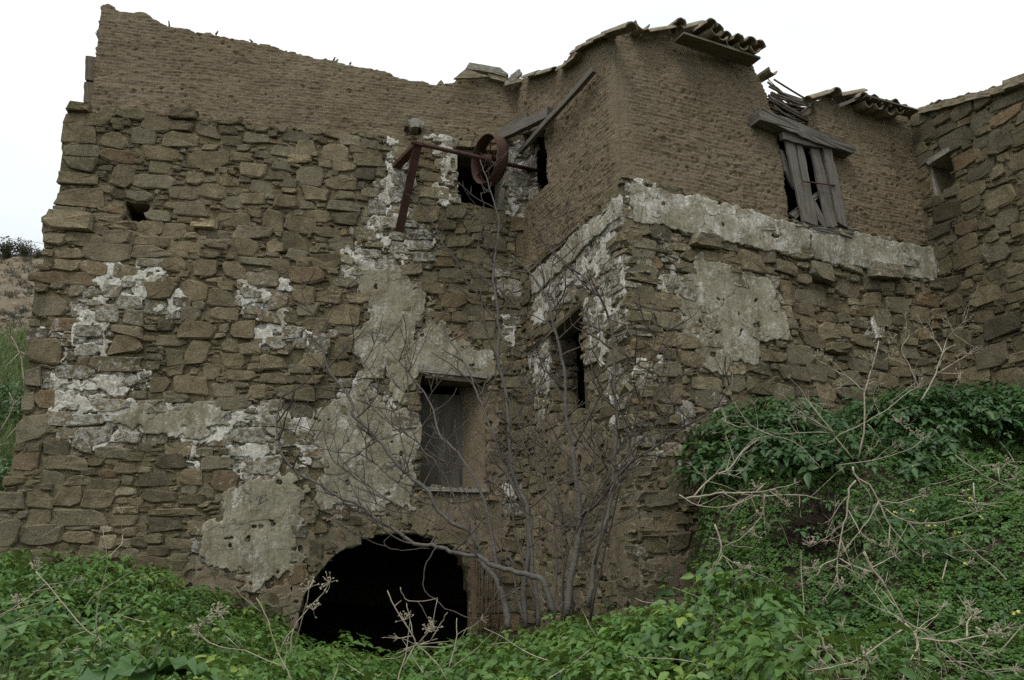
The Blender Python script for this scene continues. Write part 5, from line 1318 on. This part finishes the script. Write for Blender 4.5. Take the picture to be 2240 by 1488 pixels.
# ------------------------------------------------------------------ bare fig tree
def px_path(L, Y0, Y1): 
    n = len(L); return np.array([at(x, y, Y0 + (Y1 - Y0) * i / max(1, n - 1)) for i, (x, y) in enumerate(L)])
FIG = empty('bare_fig_tree', at(1190, 1365, 9.1), 'leafless many-stemmed grey fig tree growing in the corner of the two walls', 'tree')
rt = np.random.default_rng(19)
def twig_path(p, d, L, r, up=.35, n=5):
    P = [p]; d = d / np.linalg.norm(d)
    for i in range(n):
        d = d + np.array([0, 0, up * .45]) / 2 + r.normal(0, .13, 3); d /= np.linalg.norm(d); P.append(P[-1] + d * L / n)
    return np.array(P)
def wall_ok(P): 
    a = all(plane_d(PA, q[0], q[1])[0] > .12 for q in P); b = all(not (plane_d(PB, q[0], q[1])[0] < .10 and plane_d(PC, q[0], q[1])[0] < .10) for q in P)
    return a and b
def stem_obj(L, Y0, Y1, r0, r1, ntw, tl=(.25, .75), name='stem', t0=.25):
    P = smooth_path(px_path(L, Y0, Y1), 4)
    P = P + rt.normal(0, .006, P.shape)
    r0 = r0 * .56; ntw = int(ntw * 1.4)
    V, F, g = tube(P, [r0, r0 * .60 + r1 * .2, r0 * .38 + r1 * .4, r1 * .8], 7)
    o = mk(name, V, F, M_BARK if r0 > .018 else M_TWIG, FIG, True)
    seg = np.r_[0, np.cumsum(np.linalg.norm(np.diff(P, axis=0), axis=1))]
    for k in range(ntw):
        for _try in range(6):
            t = (t0 + (1 - t0) * (k + rt.uniform(0, 1)) / ntw) * seg[-1]
            p = np.array([np.interp(t, seg, P[:, i]) for i in range(3)]); tg = np.array([np.interp(min(t + .1, seg[-1]), seg, P[:, i]) for i in range(3)]) - np.array([np.interp(max(0, t - .1), seg, P[:, i]) for i in range(3)])
            tg /= np.linalg.norm(tg) + 1e-9
            side = np.array([rt.choice([-1, 1]) * rt.uniform(.5, 1), rt.normal(0, .45), rt.uniform(-.1, .4)])
            Q = twig_path(p, tg * rt.uniform(.2, .8) + side, rt.uniform(*tl), rt)
            if wall_ok(Q): break
        else: continue
        rr = min(r0, r1 * 1.2, .012) if r1 > .008 else .007
        mb = MB(); V, F, g = tube(smooth_path(Q, 3), [rr, .0045], 5); mb.add(V, F)
        for _k in range(int(rt.integers(0, 4))):
            i = int(rt.integers(1, 4)); s2 = (Q[i + 1] - Q[i]); s2 = s2 / np.linalg.norm(s2) + np.array([rt.choice([-1, 1]) * .7, rt.normal(0, .3), .25])
            q2 = twig_path(Q[i], s2, rt.uniform(.12, .34), rt, .3, 4)
            if wall_ok(q2): V, F, g = tube(smooth_path(q2, 2), [.006, .0035], 4); mb.add(V, F)
        mb.build('twig', M_TWIG, o, True)
    return o
STEMS = [
 ([(1214, 1345), (1186, 1271), (1164, 1260), (1129, 1251), (1079, 1239), (1046, 1217), (993, 1210), (957, 1194), (907, 1189), (864, 1160), (821, 1135), (789, 1106), (743, 1089), (704, 1062), (654, 1037), (618, 996), (606, 950), (610, 890), (626, 852)], 8.6, 9.4, .062, .010, 9),
 ([(1112, 1375), (1107, 1328), (1093, 1281), (1075, 1256), (1054, 1231), (1043, 1196), (1032, 1167), (993, 1146), (957, 1114), (932, 1071), (896, 1042), (864, 1010), (836, 974), (816, 948), (775, 911), (768, 875), (721, 814), (704, 760), (700, 732)], 8.9, 10.0, .066, .020, 9),
 ([(700, 740), (690, 700), (664, 655), (658, 600)], 10.0, 10.2, .018, .007, 3), ([(700, 732), (722, 690), (733, 650), (730, 620)], 10.0, 10.1, .013, .006, 2),
 ([(1150, 1375), (1146, 1299), (1157, 1189), (1150, 1103), (1132, 1067), (1118, 1014), (1114, 946), (1107, 864), (1089, 786), (1093, 721), (1085, 650), (1079, 607), (1083, 560), (1092, 500), (1080, 440), (1062, 385), (1050, 350)], 9.1, 10.6, .060, .009, 11),
 ([(1178, 1370), (1172, 1290), (1160, 1200), (1158, 1130), (1120, 1060), (1096, 1000), (1062, 905), (1043, 857), (1020, 800), (985, 745), (960, 700)], 9.0, 10.2, .048, .010, 8),
 ([(1239, 1345), (1254, 1246), (1268, 1160), (1268, 1114), (1261, 1049), (1254, 992), (1257, 975), (1239, 921), (1236, 860), (1234, 804), (1211, 714), (1196, 650), (1157, 596), (1120, 560)], 8.5, 8.9, .066, .012, 10),
 ([(1211, 716), (1165, 690), (1132, 671), (1100, 630), (1079, 596)], 8.9, 9.6, .014, .006, 3), ([(1198, 655), (1206, 600), (1212, 540), (1210, 470)], 8.9, 9.1, .016, .006, 4), ([(1200, 650), (1240, 590), (1262, 530), (1255, 475)], 8.9, 8.9, .013, .005, 3),
 ([(1289, 1330), (1300, 1231), (1314, 1174), (1329, 1131), (1339, 1067), (1346, 996), (1350, 939), (1345, 857), (1343, 779), (1332, 700), (1307, 643), (1270, 600)], 8.3, 8.5, .050, .010, 9),
 ([(1268, 1130), (1314, 1092), (1346, 1049), (1379, 1014), (1420, 985), (1480, 945), (1530, 915), (1575, 880), (1600, 830)], 8.5, 8.0, .030, .008, 7),
 ([(1257, 978), (1290, 910), (1330, 840), (1390, 800), (1440, 770), (1470, 690)], 8.6, 8.3, .024, .007, 6), ([(1300, 1235), (1330, 1090), (1370, 1000), (1420, 900), (1450, 820), (1452, 760)], 8.2, 8.0, .022, .007, 6),
 ([(1089, 790), (1062, 720), (1050, 650), (1021, 618), (1011, 586), (971, 536), (954, 500), (925, 455), (900, 430)], 10.4, 11.0, .030, .008, 7), ([(1050, 655), (1058, 590), (1048, 530), (1060, 470), (1052, 420)], 10.5, 10.9, .015, .006, 4),
 ([(1113, 930), (1150, 880), (1186, 830), (1200, 780)], 9.9, 9.6, .020, .007, 4), ([(1093, 1281), (1060, 1100), (1000, 990), (960, 950), (940, 880), (880, 800), (830, 745)], 9.0, 10.2, .036, .008, 8),
 ([(1043, 1200), (1010, 1120), (960, 1020), (925, 985), (900, 930), (892, 840), (885, 780)], 9.1, 10.2, .024, .007, 7), ([(957, 1114), (905, 1085), (850, 1040), (800, 1000), (720, 985), (660, 960), (625, 940)], 9.4, 10.0, .016, .006, 6),
 ([(896, 1042), (880, 970), (862, 900), (800, 800), (735, 740)], 9.7, 10.2, .018, .006, 6), ([(789, 1106), (760, 1040), (735, 980), (725, 930)], 9.0, 9.3, .012, .005, 3), ([(1046, 1217), (980, 1160), (900, 1120), (830, 1080), (780, 1040)], 8.8, 9.3, .018, .006, 5),
 ([(957, 1194), (930, 1240), (930, 1290), (975, 1330), (1050, 1350), (1090, 1290)], 8.6, 8.4, .012, .008, 1), ([(864, 1160), (840, 1190), (880, 1205), (940, 1200)], 8.9, 8.8, .010, .006, 1), ([(1129, 1251), (1100, 1180), (1095, 1100), (1110, 1030), (1150, 960), (1180, 940)], 8.9, 9.6, .022, .007, 6),
 ([(1160, 1200), (1190, 1165), (1240, 1150), (1268, 1125)], 8.9, 8.6, .013, .008, 2), ([(1261, 1049), (1210, 1060), (1180, 1040), (1150, 980), (1130, 900)], 8.6, 9.4, .014, .006, 4),
]
for S in STEMS: stem_obj(*S)
for k in range(8):                                  # thin straight shoots from the same root
    x0 = rt.uniform(1120, 1300); x1 = x0 + rt.choice([-1, 1], p=[.6, .4]) * rt.uniform(40, 330); y1 = rt.uniform(520, 980); bow = rt.normal(0, 25)
    Y1 = 8.3 if x1 > 1330 else 9.6 + max(0, (1150 - x1)) * .0012
    stem_obj([(x0, 1360), (x0 + (x1 - x0) * .22 + bow, 1360 + (y1 - 1360) * .3), (x0 + (x1 - x0) * .6 + bow, 1360 + (y1 - 1360) * .65), (x1, y1)], 8.75, Y1, .024, .005, 6)

# ------------------------------------------------------------------ dry umbel stalks
def stalk(name, label, ox, oy, s, paths, Y, umbels=(), r0=.012, group='dry stalks standing in the greenery', mat=None, yj=.25, cat='dry stalk'):
    """paths: pixel polylines in a zoomed crop; each one a branch of its own"""
    C_ = lambda p: (ox + p[0] / s, oy + p[1] / s)
    first = C_(paths[0][0]); base = at(*first, Y)
    e = empty(name, base, label, cat, group)
    for k, L in enumerate(paths):
        L = [C_(p) for p in L]; wob = rt.normal(0, yj, 2)
        Ys = [Y + (0 if k == 0 else wob[0] * i / max(1, len(L) - 1)) for i in range(len(L))]
        P = smooth_path(np.array([at(x, y, yy) for (x, y), yy in zip(L, Ys)]), 3)
        a = r0 * (1 if k == 0 else rt.uniform(.55, .8)) * Y / 7.0
        a *= .72
        if len(P) > 4:
            sh = MB(); sh.n = 0
            for _s in range(int(rt.integers(2, 6)) if ox >= 1000 else int(rt.integers(0, 2))):
                i = int(rt.integers(2, len(P) - 1)); d = (P[i] - P[i - 1]) / np.linalg.norm(P[i] - P[i - 1]) * .7 + rt.normal(0, .6, 3); Q = twig_path(P[i], d, rt.uniform(.12, .38) * Y / 8, rt, .1, 4)
                V, F, g = tube(smooth_path(Q, 2), [a * .45, a * .25], 4, False); sh.add(V, F)
                for _u in range(7):
                    d2 = Q[-1] - Q[-2]; d2 = d2 / np.linalg.norm(d2) + rt.normal(0, .6, 3); d2 /= np.linalg.norm(d2); V, F, g = tube([Q[-1], Q[-1] + d2 * .03, Q[-1] + d2 * rt.uniform(.04, .075)], [.0022, .0014], 3, False); sh.add(V, F)
            if sh.n: tag(sh.build('side_shoot', mat or M_DRY, e, True), kind='stuff')
        V, F, g = tube(P + rt.normal(0, .003, P.shape), [a, a * .55], 6); mk('stalk' if k == 0 else 'branch', V, F, mat or M_DRY, e, True)
    for u in umbels:
        c = at(*C_(u), Y + rt.normal(0, yj * .5)); mb = MB()
        up = np.array([rt.normal(0, .4), rt.normal(0, .4), 1.0])
        for _ in range(int(rt.integers(9, 15))):
            d = rt.normal(0, .8, 3) + up * rt.uniform(.2, 1); d /= np.linalg.norm(d); L = rt.uniform(.05, .10) * Y / 7.5
            V, F, g = tube([c, c + d * L * .6 + rt.normal(0, .004, 3), c + d * L], [.0026, .0016], 3, False); mb.add(V, F)
            q = c + d * L
            for _k in range(2):
                dd = rt.normal(0, 1, 3); dd /= np.linalg.norm(dd); V, F, g = box_geo(q + dd * .006, dd * .006, np.cross(dd, d) * .004, d * .004); mb.add(V, F)
        mb.build('umbel', mat or M_DRY, e)
    return e
R_ = (1440, 960, 2.8); Q_ = (1440, 500, 2.8); L_ = (0, 960, 2.8); M_ = (600, 960, 2.8)
stalk('dry_stalk', 'thick pale dry stalk forking low over the clover in the bottom right corner', *R_, [[(1250, 690), (1310, 790), (1400, 920), (1510, 1130)], [(1510, 1130), (1590, 1230), (1570, 1310), (1520, 1400), (1495, 1490)], [(1520, 1140), (1270, 1320), (1110, 1390), (900, 1420)],
  [(1560, 1180), (1600, 1300), (1590, 1380), (1650, 1490)], [(1580, 1160), (1650, 1180), (1710, 1290), (1780, 1490)], [(1580, 1220), (1780, 1240), (1940, 1210), (2110, 1190)], [(1710, 1240), (1830, 1370), (2000, 1430), (2120, 1490)], [(1780, 1240), (1900, 1310), (2040, 1480)],
  [(1270, 1320), (1280, 1400), (1250, 1480)], [(1110, 1390), (1020, 1290), (1070, 1270)], [(1890, 1220), (1900, 1110), (1980, 1050)], [(1600, 1380), (1680, 1440), (1740, 1485)], [(1590, 1390), (1560, 1450), (1550, 1490)]], 4.9, [(985, 1410), (1270, 1330), (2010, 1200), (1020, 1290), (1930, 1090), (1230, 1400), (2090, 1190)], .016, yj=.2)
stalk('dry_stalk', 'dry stalk fanning out into many umbels in the middle of the clover bank', *R_, [[(1190, 170), (1210, 230), (1290, 280), (1350, 380), (1420, 540), (1530, 660), (1620, 730)], [(1350, 380), (1300, 480), (1230, 570), (1140, 690)], [(1350, 380), (1480, 390), (1640, 345)], [(1390, 430), (1530, 510), (1750, 510), (1950, 450)],
  [(1530, 510), (1640, 650), (1770, 700), (1930, 670), (2040, 620)], [(1750, 700), (1890, 770)], [(1420, 540), (1410, 660)], [(1770, 740), (1740, 860)], [(1480, 390), (1570, 420)]], 7.0, [(1640, 345), (1950, 450), (1620, 730), (1410, 660), (2040, 620), (1890, 770), (1140, 690)])
stalk('dry_stalk', 'dry stalk hanging down over the dark dead brush on the bank', *R_, [[(1210, 260), (1170, 310), (1160, 440), (1130, 560), (1100, 730), (1095, 830), (1120, 940)], [(1130, 530), (1030, 600), (930, 660)], [(1100, 730), (1010, 770), (970, 840)], [(1105, 730), (1220, 790), (1330, 820)], [(1170, 440), (1230, 560), (1310, 640)], [(1095, 830), (1070, 900)]],
  6.9, [(930, 660), (945, 790), (1130, 900), (1310, 810)])
stalk('dry_stalk', 'tall upright dry stalk with long side branches rising before the wing wall', *Q_, [[(1230, 1400), (1265, 1180), (1265, 1000), (1300, 880), (1350, 690)], [(1265, 1000), (1160, 910), (1100, 880), (980, 810)], [(1265, 1190), (1120, 1260), (1040, 1310), (870, 1350), (700, 1380)], [(1265, 1190), (1400, 1110), (1520, 1010), (1600, 970)],
  [(1080, 1260), (950, 1100), (920, 1060)], [(1060, 1250), (850, 1250), (800, 1270)], [(1070, 1250), (850, 1110), (760, 1020)], [(1000, 1470), (820, 1300), (620, 1280), (530, 1350), (480, 1440)], [(720, 1280), (560, 1200), (460, 1060), (430, 990)], [(560, 1215), (470, 1210), (390, 1160)],
  [(1090, 1450), (1250, 1430), (1430, 1390), (1560, 1340), (1640, 1270)], [(1280, 1200), (1340, 1270), (1370, 1340)], [(1270, 960), (1340, 940), (1430, 990)], [(1190, 1410), (1070, 1260), (960, 1180)]], 8.2, [(1350, 650), (970, 790), (1290, 810), (920, 1050), (750, 1020), (1600, 970), (1480, 1190), (1580, 1270), (1130, 960)])
stalk('dry_stalk', 'reddish dry stalk high on the bank against the dark house corner', *Q_, [[(1610, 1060), (1650, 980), (1700, 890), (1745, 760), (1820, 710)], [(1700, 890), (1800, 830), (1900, 770)], [(1745, 760), (1700, 690), (1660, 650)], [(1770, 670), (1820, 620), (1880, 570)], [(1745, 760), (1770, 670)], [(1710, 885), (1860, 890)], [(1840, 900), (1845, 960)]], 9.0,
  [(1900, 770), (1660, 650), (1880, 575), (1850, 890), (1790, 590)])
stalk('dry_stalk', 'slender dry stalk between the tall stalk and the dark house corner', *Q_, [[(1600, 980), (1570, 920), (1535, 840), (1490, 740), (1540, 650)], [(1490, 740), (1440, 680)], [(1535, 840), (1420, 790)]], 8.8, [(1540, 650), (1440, 675), (1420, 790)], .009)
stalk('dry_stalk', 'thick bleached dry stalk lying sideways at the left end of the clover bank', *R_, [[(170, 365), (280, 350), (400, 330), (590, 330), (720, 310)], [(400, 330), (640, 350), (850, 345), (1000, 370)], [(130, 340), (240, 410), (430, 410), (600, 350)], [(720, 320), (790, 410)], [(650, 340), (640, 450), (580, 540), (490, 620), (400, 660)], [(220, 345), (300, 260), (370, 215), (510, 240)],
  [(370, 215), (440, 180), (520, 70), (610, 10)], [(590, 330), (660, 270)], [(760, 350), (800, 290)], [(480, 410), (400, 510)], [(560, 350), (390, 450)]], 7.4, [(600, 300), (800, 420), (590, 590)], .014)
stalk('dry_stalk', 'small bleached stalk dangling beside the wing corner at the foot of the bank', *R_, [[(345, 525), (385, 640), (390, 710), (480, 770), (570, 800)], [(390, 715), (340, 800)], [(420, 740), (480, 840)]], 7.1, [(520, 800)])
stalk('dry_stalk', 'thin dry stalk at the right picture edge over the clover', *R_, [[(2240, 620), (2200, 720), (2180, 850), (2230, 920)], [(1820, 100), (1940, 190), (2080, 270), (2260, 350)], [(1980, 170), (2120, 150)], [(2080, 270), (2000, 320)], [(2080, 180), (2090, 270)], [(1930, 270), (1940, 370)]], 7.2, [(2130, 150), (2190, 240), (2090, 190)])
stalk('dry_stalk', 'forked dry stalk standing in the leaves at the lower left', *L_, [[(620, 1290), (600, 1210), (530, 1180), (340, 960), (220, 810)], [(600, 1210), (595, 1050), (640, 850), (655, 730), (630, 560)], [(655, 730), (740, 650), (750, 590)], [(530, 1180), (420, 1220), (320, 1310), (320, 1350)]], 5.6, [(205, 800)], .010)
stalk('dry_stalk', 'pale dry stalks reaching in from the left picture edge', *L_, [[(-60, 1150), (0, 1100), (200, 950), (290, 880)], [(-40, 1190), (0, 1170), (210, 1070), (330, 980)], [(-40, 1100), (100, 1040), (330, 985)], [(200, 940), (390, 890)], [(220, 1080), (345, 1095)]], 5.4, [(110, 1000)], .008)
stalk('dry_stalk', 'low forked dry stalk among bright leaves left of the arch mouth', *L_, [[(1800, 1500), (1740, 1380), (1680, 1250), (1640, 1110), (1570, 970)], [(1740, 1400), (1500, 1295), (1380, 1280), (1280, 1250), (1210, 1180)], [(1500, 1290), (1400, 1170), (1330, 1060)], [(1600, 1060), (1500, 980), (1440, 910)], [(1460, 1290), (1380, 1210)]], 5.4, [(1330, 1060), (1260, 1120), (1210, 1180)], .009)
stalk('dry_stalk', 'dry stalk with small seed heads standing before the dark arch', *L_, [[(1770, 1340), (1800, 1160), (1880, 1050), (1975, 950), (2020, 880)], [(1800, 1160), (1760, 1000), (1755, 890)], [(1880, 1050), (1895, 910)], [(1800, 1160), (1740, 1240), (1700, 1340)]], 6.4, [(2020, 880), (1920, 1050), (1895, 915)], .008)
stalk('dry_bush', 'low tangle of broken twigs in front of the arch floor', *M_, [[(1060, 1480), (990, 1370), (880, 1260), (850, 1210), (740, 1030), (690, 930)], [(850, 1210), (760, 1220), (660, 1215)], [(880, 1260), (1080, 1240)], [(850, 1210), (830, 1100), (810, 1010)], [(880, 1260), (960, 1150), (1000, 980)], [(880, 1250), (780, 1330), (640, 1350)], [(880, 1260), (720, 1330)], [(960, 1240), (1020, 1130), (1060, 1060)],
  [(860, 1260), (790, 1390)], [(1060, 1440), (1120, 1200), (1115, 1100)], [(1070, 1420), (1250, 1280), (1340, 1180)], [(740, 1030), (775, 995)], [(900, 1270), (1090, 1270), (1180, 1160)], [(790, 1290), (1000, 1220)], [(770, 910), (800, 980), (880, 1000), (1000, 980)]], 6.6, [(800, 1110), (980, 1150), (960, 1180)], .010, None, None, .3, 'bush')
stalk('bramble_cane', 'dark curving bramble cane between the wing corner and the bank', *R_, [[(330, 1350), (340, 1190), (420, 1080), (440, 940), (490, 880), (590, 830)], [(230, 1100), (225, 960), (210, 830)], [(345, 1190), (345, 1050)]], 5.6, [], .009, None, M_TWIG, .2, 'bramble')
for k, (pp, Yb, lab) in enumerate(((((240, 740), (100, 720), (250, 700)), 12.6, ''),)): pass
stalk('dry_bush', 'bleached leafless bush on the green slope beside the left wall', 0, 460, 2.755, [[(150, 1080), (130, 900), (110, 840), (70, 760)], [(120, 850), (190, 890)], [(115, 850), (170, 790), (200, 740)], [(120, 860), (30, 950)], [(60, 1400), (-20, 1420)], [(20, 1400), (100, 1310), (160, 1230), (165, 1100)], [(0, 1340), (80, 1180), (55, 1100)], [(80, 1180), (130, 1120)], [(100, 840), (60, 780), (65, 740)]], 12.4, [], .012, None, None, .3, 'bush')

# dark dead brush on the bank
mb = MB(); rd = np.random.default_rng(12)
for _ in range(900):
    p = ground_hit(rd.normal(1780, 52), rd.normal(1148, 28), .08) + rd.normal(0, .03, 3); d = rd.normal(0, 1, 3) + np.array([0, -.5, .3]); d /= np.linalg.norm(d)
    V, F, g = tube(twig_path(p, d, rd.uniform(.08, .3), rd, .1, 3), [.005, .003], 3, False); mb.add(V, F)
for _ in range(700):
    p = ground_hit(rd.normal(1780, 60), rd.normal(1148, 32), .10) + rd.normal(0, .04, 3); d1, d2 = rd.normal(0, .022, 3), rd.normal(0, .022, 3); mb.add(np.array([p, p + d1, p + d2]), np.array([(0, 1, 2)]))
tag(mb.build('dead_brush', m_simple('dead_brush', (0.018, 0.014, 0.011), (0.06, 0.042, 0.03), 20)), 'dark patch of dead tangled brush in the clover bank', 'brush', None, 'stuff')

# loose dry stems and fallen stalks lying in the greenery
mb = MB()
for _ in range(180):
    x, y = rd.uniform(-6, 6.5), rd.uniform(5, 9.6)
    if not free(np.array([x]), np.array([y]))[0]: continue
    p = np.array([x, y, float(gz(np.array([x]), np.array([y]))[0]) + rd.uniform(.1, .5 if x < 1.5 else .22)]); d = rd.normal(0, 1, 3) * np.array([1, 1, .5]) + np.array([0, 0, .35]); d /= np.linalg.norm(d)
    V, F, g = tube(smooth_path(twig_path(p, d, rd.uniform(.15, .7), rd, .05, 4), 2), [.0045, .002], 4, False); mb.add(V, F)
tag(mb.build('dry_stems', M_DRY), 'thin broken dry stems caught among the green leaves', 'dry stems', None, 'stuff')

# wavy dock leaves in front
DK = empty('dock_plant', at(330, 1500, 5.0), 'dark plant with long wavy glossy leaves at the bottom left edge', 'plant')
for k in range(11):
    a = k * 2.4 + rd.normal(0, .2); L = rd.uniform(.30, .44); el = rd.uniform(.35, .85); n = 12; V = []
    for i in range(n + 1):
        t = i / n; q = np.array([math.cos(a) * L * t, math.sin(a) * L * t, L * (el * t - .75 * t * t) + .05]); w = .085 * math.sin(math.pi * min(1, t * .93 + .05)) ** .7
        sd_ = np.array([-math.sin(a), math.cos(a), 0])
        for j, c in enumerate((-1, -.5, 0, .5, 1)): V.append(q + sd_ * w * c + np.array([0, 0, abs(c) * .02 + (.028 * math.sin(t * 19 + c * 2 + k) if abs(c) == 1 else 0)]))
    F = [(i * 5 + j, i * 5 + j + 1, i * 5 + j + 6, i * 5 + j + 5) for i in range(n) for j in range(4)]
    c0_ = at(330 + rd.normal(0, 45), 1500, 5.0)
    mk('leaf', np.array(V) + c0_, np.array(F), M_LEAF2, DK, True, {'tint': np.tile([rd.uniform(.6, .95), .15, 0, 1], (len(V), 1))})
# yellow flowers on the bank
for k, (x, y) in enumerate(((640, 10), (690, 110), (895, 155), (700, 205), (485, 165), (885, 390), (605, 445), (530, 550), (1450, 455), (1555, 440), (1870, 325), (1915, 378), (1975, 490), (1810, 568), (1880, 770), (1555, 175), (1690, 540), (2160, 1065), (2190, 1055))):
    big = k >= 17
    p = ground_hit(1440 + x / 2.8, 960 + y / 2.8, .22); mb = MB()
    for f in range(1 if big else 2):
        c = p + (rd.normal(0, .022, 3) if f else 0); up = rd.normal(0, .5, 3) + np.array([0, -.6, .7]); up /= np.linalg.norm(up)
        s1_ = np.cross(up, [1, 0, 0.2]); s1_ /= np.linalg.norm(s1_); s2_ = np.cross(up, s1_)
        for j in range(5):
            a = j * 1.2566; d = math.cos(a) * s1_ + math.sin(a) * s2_; w = np.cross(up, d); L = .016 * (1.2 if big else 1)
            mb.add(np.array([c, c + up * L * .9 + d * L * .45 + w * L * .35, c + up * L * 1.3 + d * L, c + up * L * .9 + d * L * .45 - w * L * .35]), np.array([(0, 1, 2), (0, 2, 3)]))
    o = mb.build('yellow_flower', M_YELLOW)
    tag(o, ('larger yellow flower near the right picture edge above the clover' if big else 'small pale yellow flower cluster nodding over the clover bank'), 'flower', 'larger yellow flowers at the right edge' if big else 'yellow flowers on the clover bank')
    V, F, g = tube([p - np.array([0, -.01, .12]), p], .0018, 3, False); mk('flower_stem', V, F, M_CLOVER, o, True, {'tint': np.tile([.5, .3, 0, 1], (len(V), 1))})
